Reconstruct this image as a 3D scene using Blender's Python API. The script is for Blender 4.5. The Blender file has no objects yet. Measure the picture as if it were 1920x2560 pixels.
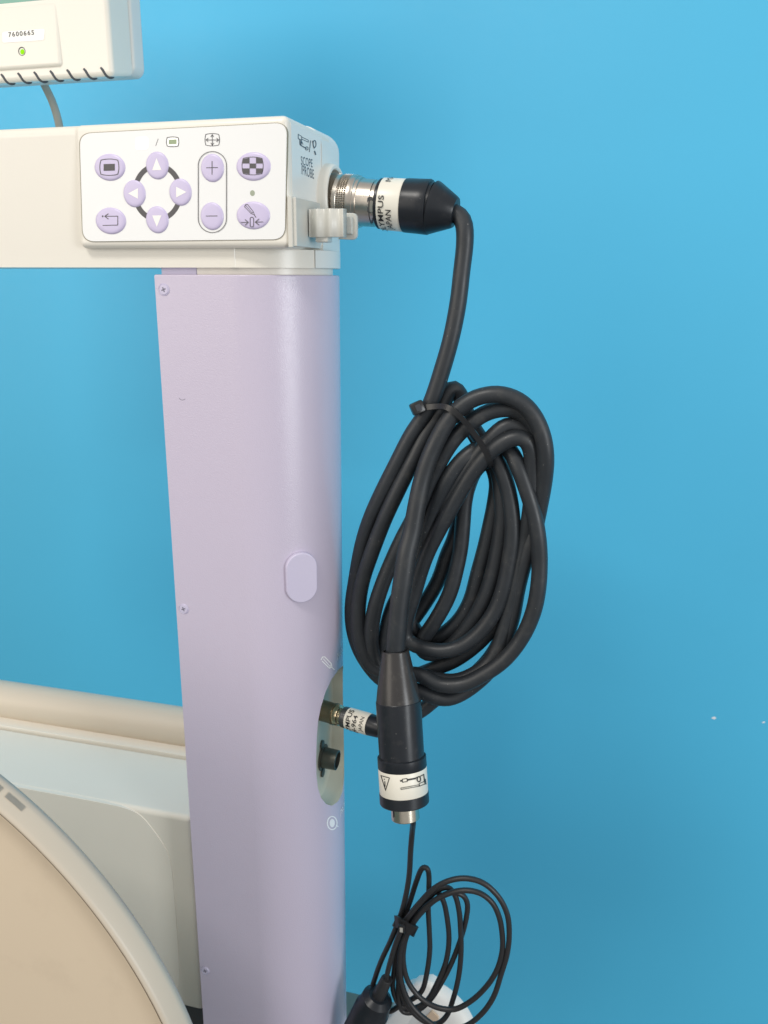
import bpy, bmesh, math, random
import numpy as np
from mathutils import Vector, Matrix
random.seed(7)
SC = bpy.context.scene
COL = SC.collection

# ------------------------------------------------------------------ camera
F_PX = 2107.0                       # focal length in pixels of a 1920 px wide frame
_x = np.array([8010.0, -619.0, F_PX]); _x /= np.linalg.norm(_x)
_z = np.array([34.0, 7610.0, F_PX]); _z /= np.linalg.norm(_z)
_x = _x - _z * _x.dot(_z); _x /= np.linalg.norm(_x)
_y = np.cross(_z, _x)
ROT = np.array([_x, _y, _z])        # camera -> world
CAM = np.array([0.0, 0.0, 1.3])
cam_d = bpy.data.cameras.new('camera')
cam_d.sensor_fit = 'HORIZONTAL'; cam_d.sensor_width = 36.0
cam_d.lens = F_PX / 1920.0 * 36.0
cam_d.clip_start = 0.01; cam_d.clip_end = 60.0
cam_d.dof.use_dof = True
cam_d.dof.focus_distance = 0.57
cam_d.dof.aperture_fstop = 17.0
cam = bpy.data.objects.new('camera', cam_d); COL.objects.link(cam)
M4 = Matrix.Identity(4)
for i in range(3):
    for j in range(3):
        M4[i][j] = ROT[i][j]
    M4[i][3] = CAM[i]
cam.matrix_world = M4
SC.camera = cam

# ------------------------------------------------------------------ room light
world = bpy.data.worlds.new('World'); SC.world = world; world.use_nodes = True
bg = world.node_tree.nodes['Background']
bg.inputs[0].default_value = (1.0, 0.985, 0.96, 1); bg.inputs[1].default_value = 0.60


def lamp(name, loc, target, sx, sy, power, col):
    d = bpy.data.lights.new(name, 'AREA'); d.shape = 'RECTANGLE'; d.size = sx; d.size_y = sy
    d.energy = power; d.color = col
    o = bpy.data.objects.new(name, d); COL.objects.link(o)
    o.location = loc
    o.rotation_euler = (Vector(target) - Vector(loc)).to_track_quat('-Z', 'Y').to_euler()
    return o


lamp('ceiling_lamp', (-0.60, -0.60, 2.6), (-0.3, 0.5, 1.1), 0.5, 0.3, 15, (1.0, 0.96, 0.90))
lamp('left_soft_lamp', (-2.3, -1.7, 1.95), (-0.3, 0.6, 1.15), 2.2, 1.5, 30, (1.0, 0.91, 0.79))  # broad softbox added out of view at left front for soft warm light
lamp('right_lamp', (2.2, -0.9, 1.30), (-0.2, 0.55, 1.2), 0.7, 1.1, 30, (0.93, 0.97, 1.0))


vs = SC.view_settings
SC.display_settings.display_device = 'sRGB'
vs.view_transform = 'Standard'; vs.look = 'None'; vs.exposure = 0.0; vs.gamma = 1.0
vs.use_curve_mapping = False


# ------------------------------------------------------------------ measuring helpers
def ray(u, v):
    return ROT @ np.array([(u - 960.0) / F_PX, (1280.0 - v) / F_PX, -1.0])


def at(u, v, y=None, x=None, z=None):
    """Point of the plane Y=y (or X=x, Z=z) that the photograph shows at u, v."""
    d = ray(u, v)
    if y is not None: t = (y - CAM[1]) / d[1]
    elif x is not None: t = (x - CAM[0]) / d[0]
    else: t = (z - CAM[2]) / d[2]
    return CAM + d * t


def hit_cyl(u, v, p, a, r):
    d = ray(u, v); o = CAM - p
    d_ = d - a * d.dot(a); o_ = o - a * o.dot(a)
    A = d_.dot(d_); B = 2 * d_.dot(o_); Cc = o_.dot(o_) - r * r
    disc = max(B * B - 4 * A * Cc, 0.0)
    t = (-B - math.sqrt(disc)) / (2 * A)
    return CAM + d * t


def nrm(v):
    v = np.array(v, float); return v / np.linalg.norm(v)


# ------------------------------------------------------------------ materials
def mat(name, col, rough=0.4, metal=0.0, bump=0.0, scale=400.0, var=0.0, var_scale=6.0, spec=0.5,
        dirt=None, dirt_amt=0.0, dirt_scale=40.0, rvar=0.0, emit=None, emit_s=0.0, coat=0.0, detail=2.0, specks=None):
    m = bpy.data.materials.new(name); m.use_nodes = True
    nt = m.node_tree; N = nt.nodes; L = nt.links
    b = N['Principled BSDF']
    b.inputs['Base Color'].default_value = (*col, 1); b.inputs['Roughness'].default_value = rough
    b.inputs['Metallic'].default_value = metal; b.inputs['Specular IOR Level'].default_value = spec
    if coat: b.inputs['Coat Weight'].default_value = coat; b.inputs['Coat Roughness'].default_value = 0.12
    if emit:
        b.inputs['Emission Color'].default_value = (*emit, 1); b.inputs['Emission Strength'].default_value = emit_s
    tc = N.new('ShaderNodeTexCoord')
    cur = None
    if var > 0:
        n = N.new('ShaderNodeTexNoise'); n.inputs['Scale'].default_value = var_scale; n.inputs['Detail'].default_value = 5
        L.new(tc.outputs['Object'], n.inputs['Vector'])
        mx = N.new('ShaderNodeMix'); mx.data_type = 'RGBA'
        mx.inputs['A'].default_value = (*[c * (1 - var) for c in col], 1)
        mx.inputs['B'].default_value = (*[min(1, c * (1 + var)) for c in col], 1)
        L.new(n.outputs['Fac'], mx.inputs['Factor']); cur = mx.outputs['Result']
    if dirt is not None:
        n = N.new('ShaderNodeTexNoise'); n.inputs['Scale'].default_value = dirt_scale; n.inputs['Detail'].default_value = 6
        n.inputs['Roughness'].default_value = 0.65
        L.new(tc.outputs['Object'], n.inputs['Vector'])
        rp = N.new('ShaderNodeValToRGB'); rp.color_ramp.elements[0].position = 0.56; rp.color_ramp.elements[1].position = 0.78
        rp.color_ramp.elements[1].color = (dirt_amt,) * 3 + (1,)
        L.new(n.outputs['Fac'], rp.inputs['Fac'])
        mx = N.new('ShaderNodeMix'); mx.data_type = 'RGBA'
        L.new(rp.outputs['Color'], mx.inputs['Factor'])
        if cur is None: mx.inputs['A'].default_value = (*col, 1)
        else: L.new(cur, mx.inputs['A'])
        mx.inputs['B'].default_value = (*dirt, 1); cur = mx.outputs['Result']
    if specks is not None:                         # stray dust on the surface
        n = N.new('ShaderNodeTexNoise'); n.inputs['Scale'].default_value = specks[1]; n.inputs['Detail'].default_value = 1
        L.new(tc.outputs['Object'], n.inputs['Vector'])
        rp = N.new('ShaderNodeValToRGB'); rp.color_ramp.elements[0].position = specks[2]; rp.color_ramp.elements[1].position = specks[2] + 0.03
        L.new(n.outputs['Fac'], rp.inputs['Fac'])
        mx = N.new('ShaderNodeMix'); mx.data_type = 'RGBA'
        L.new(rp.outputs['Color'], mx.inputs['Factor'])
        if cur is None: mx.inputs['A'].default_value = (*col, 1)
        else: L.new(cur, mx.inputs['A'])
        mx.inputs['B'].default_value = (*specks[0], 1); cur = mx.outputs['Result']
    if cur is not None: L.new(cur, b.inputs['Base Color'])
    if rvar > 0:
        n = N.new('ShaderNodeTexNoise'); n.inputs['Scale'].default_value = 90; n.inputs['Detail'].default_value = 4
        L.new(tc.outputs['Object'], n.inputs['Vector'])
        mr = N.new('ShaderNodeMapRange'); mr.inputs['To Min'].default_value = max(0.02, rough - rvar)
        mr.inputs['To Max'].default_value = min(1, rough + rvar)
        L.new(n.outputs['Fac'], mr.inputs['Value']); L.new(mr.outputs['Result'], b.inputs['Roughness'])
    if bump > 0:
        n = N.new('ShaderNodeTexNoise'); n.inputs['Scale'].default_value = scale; n.inputs['Detail'].default_value = detail
        L.new(tc.outputs['Object'], n.inputs['Vector'])
        bp = N.new('ShaderNodeBump'); bp.inputs['Strength'].default_value = bump; bp.inputs['Distance'].default_value = 0.0004
        L.new(n.outputs['Fac'], bp.inputs['Height']); L.new(bp.outputs['Normal'], b.inputs['Normal'])
    return m


M = {}
M['wall'] = mat('blue_paint', (0.076, 0.49, 0.77), 0.5, bump=0.10, scale=160, var=0.025, var_scale=5, rvar=0.08)
M['cream'] = mat('cream_plastic', (0.78, 0.745, 0.67), 0.30, bump=0.10, scale=900, var=0.012, var_scale=14)
M['cream_cool'] = mat('pale_grey_plastic', (0.74, 0.75, 0.72), 0.33, bump=0.08, scale=900)
M['clip_plastic'] = mat('clip_plastic', (0.60, 0.59, 0.54), 0.35, bump=0.05, scale=900)
M['slot_lilac'] = mat('screw_slot_shade', (0.16, 0.15, 0.20), 0.5)
M['side_print'] = mat('grey_side_plate', (0.80, 0.79, 0.75), 0.25)
M['overlay'] = mat('white_overlay', (0.795, 0.80, 0.80), 0.28)
M['seam'] = mat('dark_seam', (0.30, 0.27, 0.20), 0.7)
M['button'] = mat('lilac_button', (0.57, 0.51, 0.71), 0.30)
M['ink'] = mat('grey_ink', (0.085, 0.08, 0.085), 0.5)
M['ink_dark'] = mat('dark_ink', (0.05, 0.07, 0.10), 0.5)
M['ink_black'] = mat('black_ink', (0.02, 0.02, 0.02), 0.5)
M['white_ink'] = mat('white_ink', (0.88, 0.87, 0.84), 0.4)
M['post_ink'] = mat('pale_post_ink', (0.86, 0.86, 0.88), 0.5)
M['green_led'] = mat('dim_green_led', (0.30, 0.37, 0.22), 0.4)
M['dot_led'] = mat('grey_green_led', (0.33, 0.37, 0.28), 0.4)
M['lit_icon'] = mat('lit_indicator', (0.86, 0.86, 0.80), 0.3, emit=(1.0, 1.0, 0.90), emit_s=0.35)
M['lilac'] = mat('lilac_textured_paint', (0.555, 0.50, 0.62), 0.25, bump=0.36, scale=1500, var=0.02, var_scale=10, detail=1.0)
M['lilac_smooth'] = mat('lilac_plastic', (0.56, 0.52, 0.67), 0.4, bump=0.2, scale=700)
M['recess'] = mat('recess_plastic', (0.60, 0.58, 0.47), 0.4, bump=0.05, scale=700)
M['steel'] = mat('satin_steel', (0.56, 0.51, 0.45), 0.30, metal=1.0, bump=0.03, scale=500, rvar=0.08)
M['steel_dark'] = mat('dark_steel', (0.12, 0.12, 0.12), 0.4, metal=0.8)
M['bronze'] = mat('bronzed_metal', (0.23, 0.20, 0.14), 0.38, metal=0.9, rvar=0.1)
M['socket_metal'] = mat('dull_dark_metal', (0.12, 0.12, 0.10), 0.45, metal=0.7)
M['nickel'] = mat('worn_nickel', (0.60, 0.55, 0.46), 0.24, metal=1.0, rvar=0.1)
M['brass'] = mat('brassy_metal', (0.62, 0.52, 0.36), 0.26, metal=1.0, rvar=0.1)
M['rubber'] = mat('black_rubber', (0.021, 0.025, 0.030), 0.44, bump=0.06, scale=500, var=0.25, var_scale=60, dirt=(0.10, 0.095, 0.085),
                  dirt_amt=0.30, dirt_scale=90, rvar=0.14, specks=((0.15, 0.15, 0.145), 620, 0.765))
M['plug_black'] = mat('black_plug_plastic', (0.014, 0.017, 0.022), 0.33, spec=0.35, bump=0.04, scale=300, rvar=0.10,
                      dirt=(0.09, 0.085, 0.08), dirt_amt=0.25, dirt_scale=120, specks=((0.13, 0.13, 0.125), 500, 0.78))
M['boot'] = mat('worn_grey_rubber', (0.030, 0.028, 0.028), 0.30, bump=0.05, scale=300, rvar=0.08, dirt=(0.16, 0.15, 0.13),
                dirt_amt=0.3, dirt_scale=160)
M['tie'] = mat('black_nylon', (0.015, 0.016, 0.018), 0.32)
M['thin'] = mat('thin_black_cable', (0.022, 0.022, 0.024), 0.42, bump=0.03, scale=500, rvar=0.08)
M['band'] = mat('cream_label', (0.80, 0.76, 0.66), 0.35, var=0.03, var_scale=60)
M['monitor'] = mat('ivory_monitor_plastic', (0.74, 0.71, 0.64), 0.25, bump=0.04, scale=700)
M['monitor_back'] = mat('grey_monitor_shell', (0.66, 0.67, 0.65), 0.35, bump=0.06, scale=700)
M['dark'] = mat('dark_slot', (0.03, 0.035, 0.045), 0.6)
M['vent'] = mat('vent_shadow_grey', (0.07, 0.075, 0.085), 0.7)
M['led_on'] = mat('lit_green_led', (0.05, 0.20, 0.005), 0.5, spec=0.1, emit=(0.38, 0.85, 0.0), emit_s=0.8)
M['screen'] = mat('teal_screen', (0.14, 0.33, 0.27), 0.2)
M['sticker'] = mat('white_sticker', (0.87, 0.86, 0.82), 0.4)
M['grey_cord'] = mat('grey_cord', (0.40, 0.38, 0.33), 0.6, bump=0.1, scale=300)
M['housing'] = mat('light_grey_housing', (0.80, 0.755, 0.67), 0.5, spec=0.25, bump=0.05, scale=800, var=0.02, var_scale=20)
M['bar'] = mat('beige_bar', (0.64, 0.555, 0.45), 0.45, bump=0.05, scale=700)
M['dish'] = mat('beige_dish_plastic', (0.59, 0.49, 0.365), 0.45, bump=0.05, scale=700, var=0.02, var_scale=9,
                dirt=(0.33, 0.25, 0.19), dirt_amt=0.16, dirt_scale=30)
M['dish_rim'] = mat('beige_rim_plastic', (0.54, 0.475, 0.385), 0.40, bump=0.04, scale=700)
M['gap_shade_ring'] = mat('brown_gap_shade', (0.13, 0.095, 0.06), 0.7)
M['clip_grey'] = mat('grey_clip', (0.44, 0.43, 0.39), 0.45)
M['shelf'] = mat('grey_green_shelf', (0.22, 0.24, 0.20), 0.55, bump=0.1, scale=400)
M['shelf_dark'] = mat('dark_grey_metal', (0.05, 0.06, 0.065), 0.5)
M['white_cover'] = mat('white_plastic', (0.78, 0.77, 0.73), 0.45, var=0.02, var_scale=20)
M['tan_patch'] = mat('tan_patch', (0.55, 0.42, 0.30), 0.6)
M['floor'] = mat('grey_floor', (0.16, 0.155, 0.15), 0.5, var=0.1, var_scale=4)
M['chip'] = mat('bare_plaster', (0.80, 0.82, 0.84), 0.9, bump=0.4, scale=300)


# ------------------------------------------------------------------ mesh helpers
def finish(bm, angle=32):
    bmesh.ops.recalc_face_normals(bm, faces=bm.faces)
    for f_ in bm.faces: f_.smooth = True
    for e in bm.edges:
        if len(e.link_faces) == 2:
            e.smooth = e.calc_face_angle(0) < math.radians(angle)
    return bm


def obj(name, bm, m, parent=None, angle=32, wn=False, recalc=True):
    if recalc: finish(bm, angle)
    me = bpy.data.meshes.new(name); bm.to_mesh(me); bm.free()
    me.materials.append(M[m] if isinstance(m, str) else m)
    o = bpy.data.objects.new(name, me); COL.objects.link(o)
    if parent is not None: o.parent = parent; o.matrix_parent_inverse = Matrix.Identity(4)
    if wn:
        w = o.modifiers.new('normals', 'WEIGHTED_NORMAL'); w.keep_sharp = True
    if parent is not None:
        # parents are Empties without rotation: keep vertices in world space
        p = parent; off = Vector((0, 0, 0))
        while p is not None:
            off += p.location; p = p.parent
        if off.length > 0: o.data.transform(Matrix.Translation(-off))
    return o


def tag(o, label=None, cat=None, group=None, kind=None):
    if label: o['label'] = label
    if cat: o['category'] = cat
    if group: o['group'] = group
    if kind: o['kind'] = kind
    return o


def thing(name, loc, label, cat, group=None):
    o = bpy.data.objects.new(name, None); COL.objects.link(o); o.location = loc; o.empty_display_size = 0.02
    return tag(o, label, cat, group)


def rbox(bm, x0, x1, y0, y1, z0, z1, bev=0.0, seg=4, sel=None):
    r = bmesh.ops.create_cube(bm, size=1.0)
    vs_ = r['verts']
    for v in vs_:
        v.co = Vector(((x0 + x1) / 2 + v.co.x * (x1 - x0), (y0 + y1) / 2 + v.co.y * (y1 - y0), (z0 + z1) / 2 + v.co.z * (z1 - z0)))
    if bev > 0:
        es = set(e for v in vs_ for e in v.link_edges)
        if sel: es = [e for e in es if sel((e.verts[0].co + e.verts[1].co) / 2)]
        bmesh.ops.bevel(bm, geom=list(es), offset=bev, segments=seg, profile=0.5, affect='EDGES')
    return bm


def prism(bm, pts, vec, bev=0.0, seg=3, bev_end=True, bev_start=True):
    """Extrude a closed 3D outline along vec; bevel the rim edges."""
    vec = Vector(vec)
    vs0 = [bm.verts.new(Vector(p)) for p in pts]
    vs1 = [bm.verts.new(Vector(p) + vec) for p in pts]
    n = len(pts)
    f0 = bm.faces.new(vs0); f1 = bm.faces.new(list(reversed(vs1)))
    for i in range(n):
        bm.faces.new((vs0[(i + 1) % n], vs0[i], vs1[i], vs1[(i + 1) % n]))
    bmesh.ops.recalc_face_normals(bm, faces=bm.faces)
    if bev > 0:
        es = []
        if bev_start: es += list(f0.edges)
        if bev_end: es += list(f1.edges)
        bmesh.ops.bevel(bm, geom=es, offset=bev, segments=seg, profile=0.5, affect='EDGES', clamp_overlap=True)
    return bm


def frame(a):
    a = nrm(a)
    t = CAM * 0 + np.array([0, 0, 1.0]) if abs(a[2]) < 0.8 else np.array([0, -1.0, 0])
    n = nrm(t - a * a.dot(t)); b = np.cross(a, n)
    return a, n, b


def lathe(bm, p, a, prof, n=64, cap0=True, cap1=True):
    a, e1, e2 = frame(a); p = np.array(p, float)
    rings = []
    for s, r in prof:
        if r <= 1e-7:
            rings.append([bm.verts.new(Vector(p + a * s))]); continue
        rings.append([bm.verts.new(Vector(p + a * s + r * (math.cos(2 * math.pi * k / n) * e1 + math.sin(2 * math.pi * k / n) * e2))) for k in range(n)])
    for A_, B_ in zip(rings, rings[1:]):
        if len(A_) == 1 and len(B_) == 1: continue
        for k in range(n):
            k2 = (k + 1) % n
            if len(A_) == 1: bm.faces.new((A_[0], B_[k2], B_[k]))
            elif len(B_) == 1: bm.faces.new((A_[k], A_[k2], B_[0]))
            else: bm.faces.new((A_[k], A_[k2], B_[k2], B_[k]))
    if cap0 and len(rings[0]) > 1: bm.faces.new(list(reversed(rings[0])))
    if cap1 and len(rings[-1]) > 1: bm.faces.new(rings[-1])
    return bm


def spline(pts, step=0.003):
    P = [np.array(p, float) for p in pts]
    P = [2 * P[0] - P[1]] + P + [2 * P[-1] - P[-2]]
    out = []
    for i in range(1, len(P) - 2):
        p0, p1, p2, p3 = P[i - 1:i + 3]
        t0 = 0.0; t1 = t0 + max(np.linalg.norm(p1 - p0), 1e-6) ** 0.5
        t2 = t1 + max(np.linalg.norm(p2 - p1), 1e-6) ** 0.5; t3 = t2 + max(np.linalg.norm(p3 - p2), 1e-6) ** 0.5
        n = max(2, int(np.linalg.norm(p2 - p1) / step))
        for k in range(n):
            t = t1 + (t2 - t1) * k / n
            A1 = (t1 - t) / (t1 - t0) * p0 + (t - t0) / (t1 - t0) * p1
            A2 = (t2 - t) / (t2 - t1) * p1 + (t - t1) / (t2 - t1) * p2
            A3 = (t3 - t) / (t3 - t2) * p2 + (t - t2) / (t3 - t2) * p3
            B1 = (t2 - t) / (t2 - t0) * A1 + (t - t0) / (t2 - t0) * A2
            B2 = (t3 - t) / (t3 - t1) * A2 + (t - t1) / (t3 - t1) * A3
            out.append((t2 - t) / (t2 - t1) * B1 + (t - t1) / (t2 - t1) * B2)
    out.append(P[-2])
    for _ in range(3):                              # relax the hand-measured path a little
        q = [out[0]] + [(out[i - 1] + 2 * out[i] + out[i + 1]) / 4 for i in range(1, len(out) - 1)] + [out[-1]]
        out = q
    return out


def tube(bm, path, r, n=18, flat=None, cap=True, axis=None):
    """Sweep a circle (or a flat band (w, t) turned towards the viewer side) along path."""
    T = []
    for i in range(len(path)):
        T.append(nrm(path[min(i + 1, len(path) - 1)] - path[max(i - 1, 0)]))
    ref = np.array([0, -1.0, 0]);
    if abs(T[0].dot(ref)) > 0.9: ref = np.array([0, 0, 1.0])
    nn = nrm(ref - T[0] * T[0].dot(ref))
    rings = []
    for i, p in enumerate(path):
        nn = nrm(nn - T[i] * T[i].dot(nn)); bb = np.cross(T[i], nn)
        if axis is not None:
            bb = nrm(axis - T[i] * T[i].dot(axis)); nn = np.cross(bb, T[i])
        q = r(i / (len(path) - 1.0)) if callable(r) else r
        if flat: sec = [(-flat[1], -flat[0]), (flat[1], -flat[0]), (flat[1], flat[0]), (-flat[1], flat[0])]
        else: sec = [(q * math.cos(2 * math.pi * k / n), q * math.sin(2 * math.pi * k / n)) for k in range(n)]
        rings.append([bm.verts.new(Vector(p + nn * c + bb * s)) for c, s in sec])
    m_ = len(rings[0])
    for A_, B_ in zip(rings, rings[1:]):
        for k in range(m_):
            bm.faces.new((A_[k], A_[(k + 1) % m_], B_[(k + 1) % m_], B_[k]))
    if cap:
        bm.faces.new(list(reversed(rings[0]))); bm.faces.new(rings[-1])
    return bm


# flat print: strokes and fills measured in pixels, laid on a surface by a mapping
class Print:
    def __init__(s, mp): s.bm = bmesh.new(); s.mp = mp; s.k = 0

    def _face(s, q):
        vs_ = [s.bm.verts.new(Vector(s.mp(x, y, s.k))) for x, y in q]
        try: s.bm.faces.new(vs_)
        except ValueError: pass

    def stroke(s, pts, w, closed=False, sub=0):
        pts = [np.array(p, float) for p in pts]
        if sub:
            o = []
            seq = pts + ([pts[0]] if closed else [])
            for a, b in zip(seq, seq[1:]):
                n = max(1, int(np.linalg.norm(b - a) / sub))
                o += [a + (b - a) * i / n for i in range(n)]
            if not closed: o.append(pts[-1])
            pts = o
        n = len(pts); L_ = []; R_ = []
        for i in range(n):
            a = pts[i - 1] if (closed or i > 0) else None
            b = pts[(i + 1) % n] if (closed or i < n - 1) else None
            d1 = nrm(pts[i] - a) if a is not None else nrm(b - pts[i])
            d2 = nrm(b - pts[i]) if b is not None else d1
            t = d1 + d2
            t = nrm(t) if np.linalg.norm(t) > 1e-6 else d1
            nn = np.array([-t[1], t[0]]); c = max(0.45, abs(nn.dot(np.array([-d1[1], d1[0]]))))
            L_.append(pts[i] + nn * w / 2 / c); R_.append(pts[i] - nn * w / 2 / c)
        vl = [s.bm.verts.new(Vector(s.mp(*p, s.k))) for p in L_]
        vr = [s.bm.verts.new(Vector(s.mp(*p, s.k))) for p in R_]
        for i in range(n if closed else n - 1):
            j = (i + 1) % n
            s.bm.faces.new((vl[i], vl[j], vr[j], vr[i]))
        s.k += 1
        return s

    def fill(s, pts):
        s._face(pts); s.k += 1; return s

    def ell(s, cx, cy, a, b, w=None, n=32):
        p = [(cx + a * math.cos(2 * math.pi * i / n), cy + b * math.sin(2 * math.pi * i / n)) for i in range(n)]
        return s.stroke(p, w, True) if w else s.fill(p)

    def barrel(s, x0, x1, y0, y1, w=None, bulge=0.06):
        p = []
        bx = (x1 - x0) * bulge; by = (y1 - y0) * bulge * 1.2
        cs = [(x0 + bx, y0 + by), (x1 - bx, y0 + by), (x1 - bx, y1 - by), (x0 + bx, y1 - by)]
        dd = [(0, -by), (bx, 0), (0, by), (-bx, 0)]
        for i in range(4):
            a, b = np.array(cs[i]), np.array(cs[(i + 1) % 4])
            for k in range(8):
                t = k / 8.0
                p.append(a + (b - a) * t + np.array(dd[i]) * 4 * t * (1 - t))
        return s.stroke(p, w, True) if w else s.fill(p)

    def done(s, name, m, parent):
        bm = s.bm
        bmesh.ops.recalc_face_normals(bm, faces=bm.faces)
        return obj(name, bm, m, parent, recalc=False)


def on_y(y):
    return lambda u, v, k: at(u, v, y=y - 0.00003 * k)


def on_cyl(p, a, r):
    return lambda u, v, k: hit_cyl(u, v, p, a, r + 0.00012 + 0.00003 * k)


def glyphs(txt, bold=0.0, sx=1.0, spacing=1.0):
    """Outline of a line of text as (verts, faces), cap height scaled to 1, starting at x=0."""
    c = bpy.data.curves.new('lettering', 'FONT'); c.body = txt; c.size = 1.0; c.offset = bold; c.space_character = spacing
    c.resolution_u = 4
    o = bpy.data.objects.new('lettering', c); COL.objects.link(o)
    bpy.context.view_layer.update()
    me = bpy.data.meshes.new_from_object(o.evaluated_get(bpy.context.evaluated_depsgraph_get()))
    v = np.array([x.co[:2] for x in me.vertices]); fs = [tuple(p.vertices) for p in me.polygons]
    bpy.data.objects.remove(o); bpy.data.curves.remove(c); bpy.data.meshes.remove(me)
    v[:, 0] -= v[:, 0].min(); v[:, 1] -= 0
    h = v[:, 1].max(); v /= h
    v[:, 0] *= sx
    return v, fs


def text_obj(name, txt, mp, m, parent, bold=0.0, width=None, height=1.0, spacing=1.0, cut=0.0):
    v, fs = glyphs(txt, bold, 1.0, spacing)
    bm = bmesh.new()
    bv = [bm.verts.new(Vector((x, y, 0))) for x, y in v]
    for f_ in fs:
        try: bm.faces.new([bv[i] for i in f_])
        except ValueError: pass
    if cut:
        xm = v[:, 0].max(); x = cut
        while x < xm:
            bmesh.ops.bisect_plane(bm, geom=list(bm.verts) + list(bm.edges) + list(bm.faces), plane_co=(x, 0, 0), plane_no=(1, 0, 0))
            x += cut
    w0 = v[:, 0].max()
    sx = (width / w0) if width else height
    for q in bm.verts: q.co = Vector(mp(q.co.x * sx, q.co.y * height))
    bmesh.ops.recalc_face_normals(bm, faces=bm.faces)
    return obj(name, bm, m, parent, recalc=False)


# ================================================================== the wall
WALL_Y = 1.00
bm = bmesh.new(); rbox(bm, -2.2, 2.2, WALL_Y, WALL_Y + 0.12, -0.05, 2.7)
wall = tag(obj('wall', bm, 'wall'), kind='structure')
bm = bmesh.new(); rbox(bm, -3, 3, -4, WALL_Y, -0.1, 0.0)
tag(obj('floor', bm, 'floor'), kind='structure')
for (u, v, s) in ((1785, 1795, 7.5), (1909, 1806, 4.5)):
    bm = bmesh.new()
    pts = []
    for k in range(9):
        a = 2 * math.pi * k / 9; q = s * random.uniform(0.55, 1.05)
        pts.append(at(u + q * math.cos(a) * 1.1, v + q * math.sin(a) * 0.6, y=WALL_Y - 0.0002))
    prism(bm, pts, (0, 0.0008, 0)); obj('paint_chip', bm, 'chip', wall)

# ================================================================== lilac column with its control head
CX, PY, PR = -0.2400, 0.5080, 0.0525           # round end of the post: centre X, front plane Y, radius
YC = PY + PR
XS = -0.1958                                  # right side face of the control block
P_TOP = 1.3020
column = thing('equipment_column', (CX, YC, 0.5), 'lilac medical column carrying a white control arm with oval buttons', 'medical column')


def stadium(front, r, xl, back=True, n=40, a0=0.0, a1=180.0):
    yc = YC
    pts = [(xl, yc - r), (CX, yc - r)]
    for i in range(1, n):
        a = math.radians(a0 + (a1 - a0) * i / n)
        pts.append((CX + r * math.sin(a), yc - r * math.cos(a)))
    pts += [(CX, yc + r), (xl, yc + r)]
    return pts


XL = -0.2937
bm = bmesh.new()
prism(bm, [(x, y, 0.50) for x, y in stadium(PY, PR, XL, n=64)], (0, 0, P_TOP - 0.50), bev=0.0010, seg=3)
finish(bm)
post_me = bpy.data.meshes.new('post'); bm.to_mesh(post_me); bm.free()
post_me.materials.append(M['lilac'])
post_tmp = bpy.data.objects.new('post_tmp', post_me); COL.objects.link(post_tmp)
# connector opening cut into the round side
pa, aa = np.array([CX, YC, 0.0]), np.array([0, 0, 1.0])
XFLOOR = CX + 0.906 * PR - 0.009
left_px = [(857, 1662), (846, 1672), (829, 1697), (813, 1730), (801, 1765), (793, 1800), (789, 1840), (787, 1900), (788, 1945),
           (792, 1975), (801, 1999), (815, 2012), (830, 2015), (845, 2004), (856, 1980)]
outl = [hit_cyl(u, v, pa, aa, PR)[1:] for u, v in left_px]
yb = YC + PR * math.cos(math.radians(180 - 113))
zb = outl[-1][1]; zt = outl[0][1]
for t in (0.12, 0.3, 0.5, 0.7, 0.9):
    outl.append(np.array([yb - 0.003 * math.sin(t * math.pi * 2), zb + (zt - zb) * t]))
cen = np.mean(outl, axis=0)
bm = bmesh.new()
lev = [(CX + PR + 0.02, 1.0), (CX + PR - 0.004, 0.995), (XFLOOR + 0.004, 0.95), (XFLOOR + 0.001, 0.91), (XFLOOR, 0.86)]
rings = []
for X_, s_ in lev:
    rings.append([bm.verts.new((X_, cen[0] + (q[0] - cen[0]) * s_, cen[1] + (q[1] - cen[1]) * s_)) for q in outl])
n_ = len(outl)
for A_, B_ in zip(rings, rings[1:]):
    for k in range(n_): bm.faces.new((A_[k], A_[(k + 1) % n_], B_[(k + 1) % n_], B_[k]))
bm.faces.new(rings[0]); bm.faces.new(list(reversed(rings[-1])))
finish(bm)
cut_me = bpy.data.meshes.new('cut'); bm.to_mesh(cut_me); bm.free(); cut_me.materials.append(M['recess'])
cut = bpy.data.objects.new('cut', cut_me); COL.objects.link(cut)
md = post_tmp.modifiers.new('b', 'BOOLEAN'); md.operation = 'DIFFERENCE'; md.object = cut; md.solver = 'EXACT'; md.material_mode = 'TRANSFER'
bpy.context.view_layer.update()
res = bpy.data.meshes.new_from_object(post_tmp.evaluated_get(bpy.context.evaluated_depsgraph_get()))
mats_ = [m_.name if m_ else '' for m_ in res.materials]
ri = mats_.index(M['recess'].name) if M['recess'].name in mats_ else -1
bpy.data.objects.remove(post_tmp); bpy.data.objects.remove(cut)
for keep_recess, nm, mm in ((False, 'post', 'lilac'), (True, 'connector_recess', 'recess')):
    b = bmesh.new(); b.from_mesh(res)
    bmesh.ops.delete(b, geom=[f_ for f_ in b.faces if (f_.material_index == ri) != keep_recess], context='FACES')
    for f_ in b.faces: f_.material_index = 0; f_.smooth = True
    for e in b.edges:
        if len(e.link_faces) == 2: e.smooth = e.calc_face_angle(0) < math.radians(32)
    o_ = obj(nm, b, mm, column, recalc=False, wn=not keep_recess)
    if keep_recess: recess = o_
    else: post = o_

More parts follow.
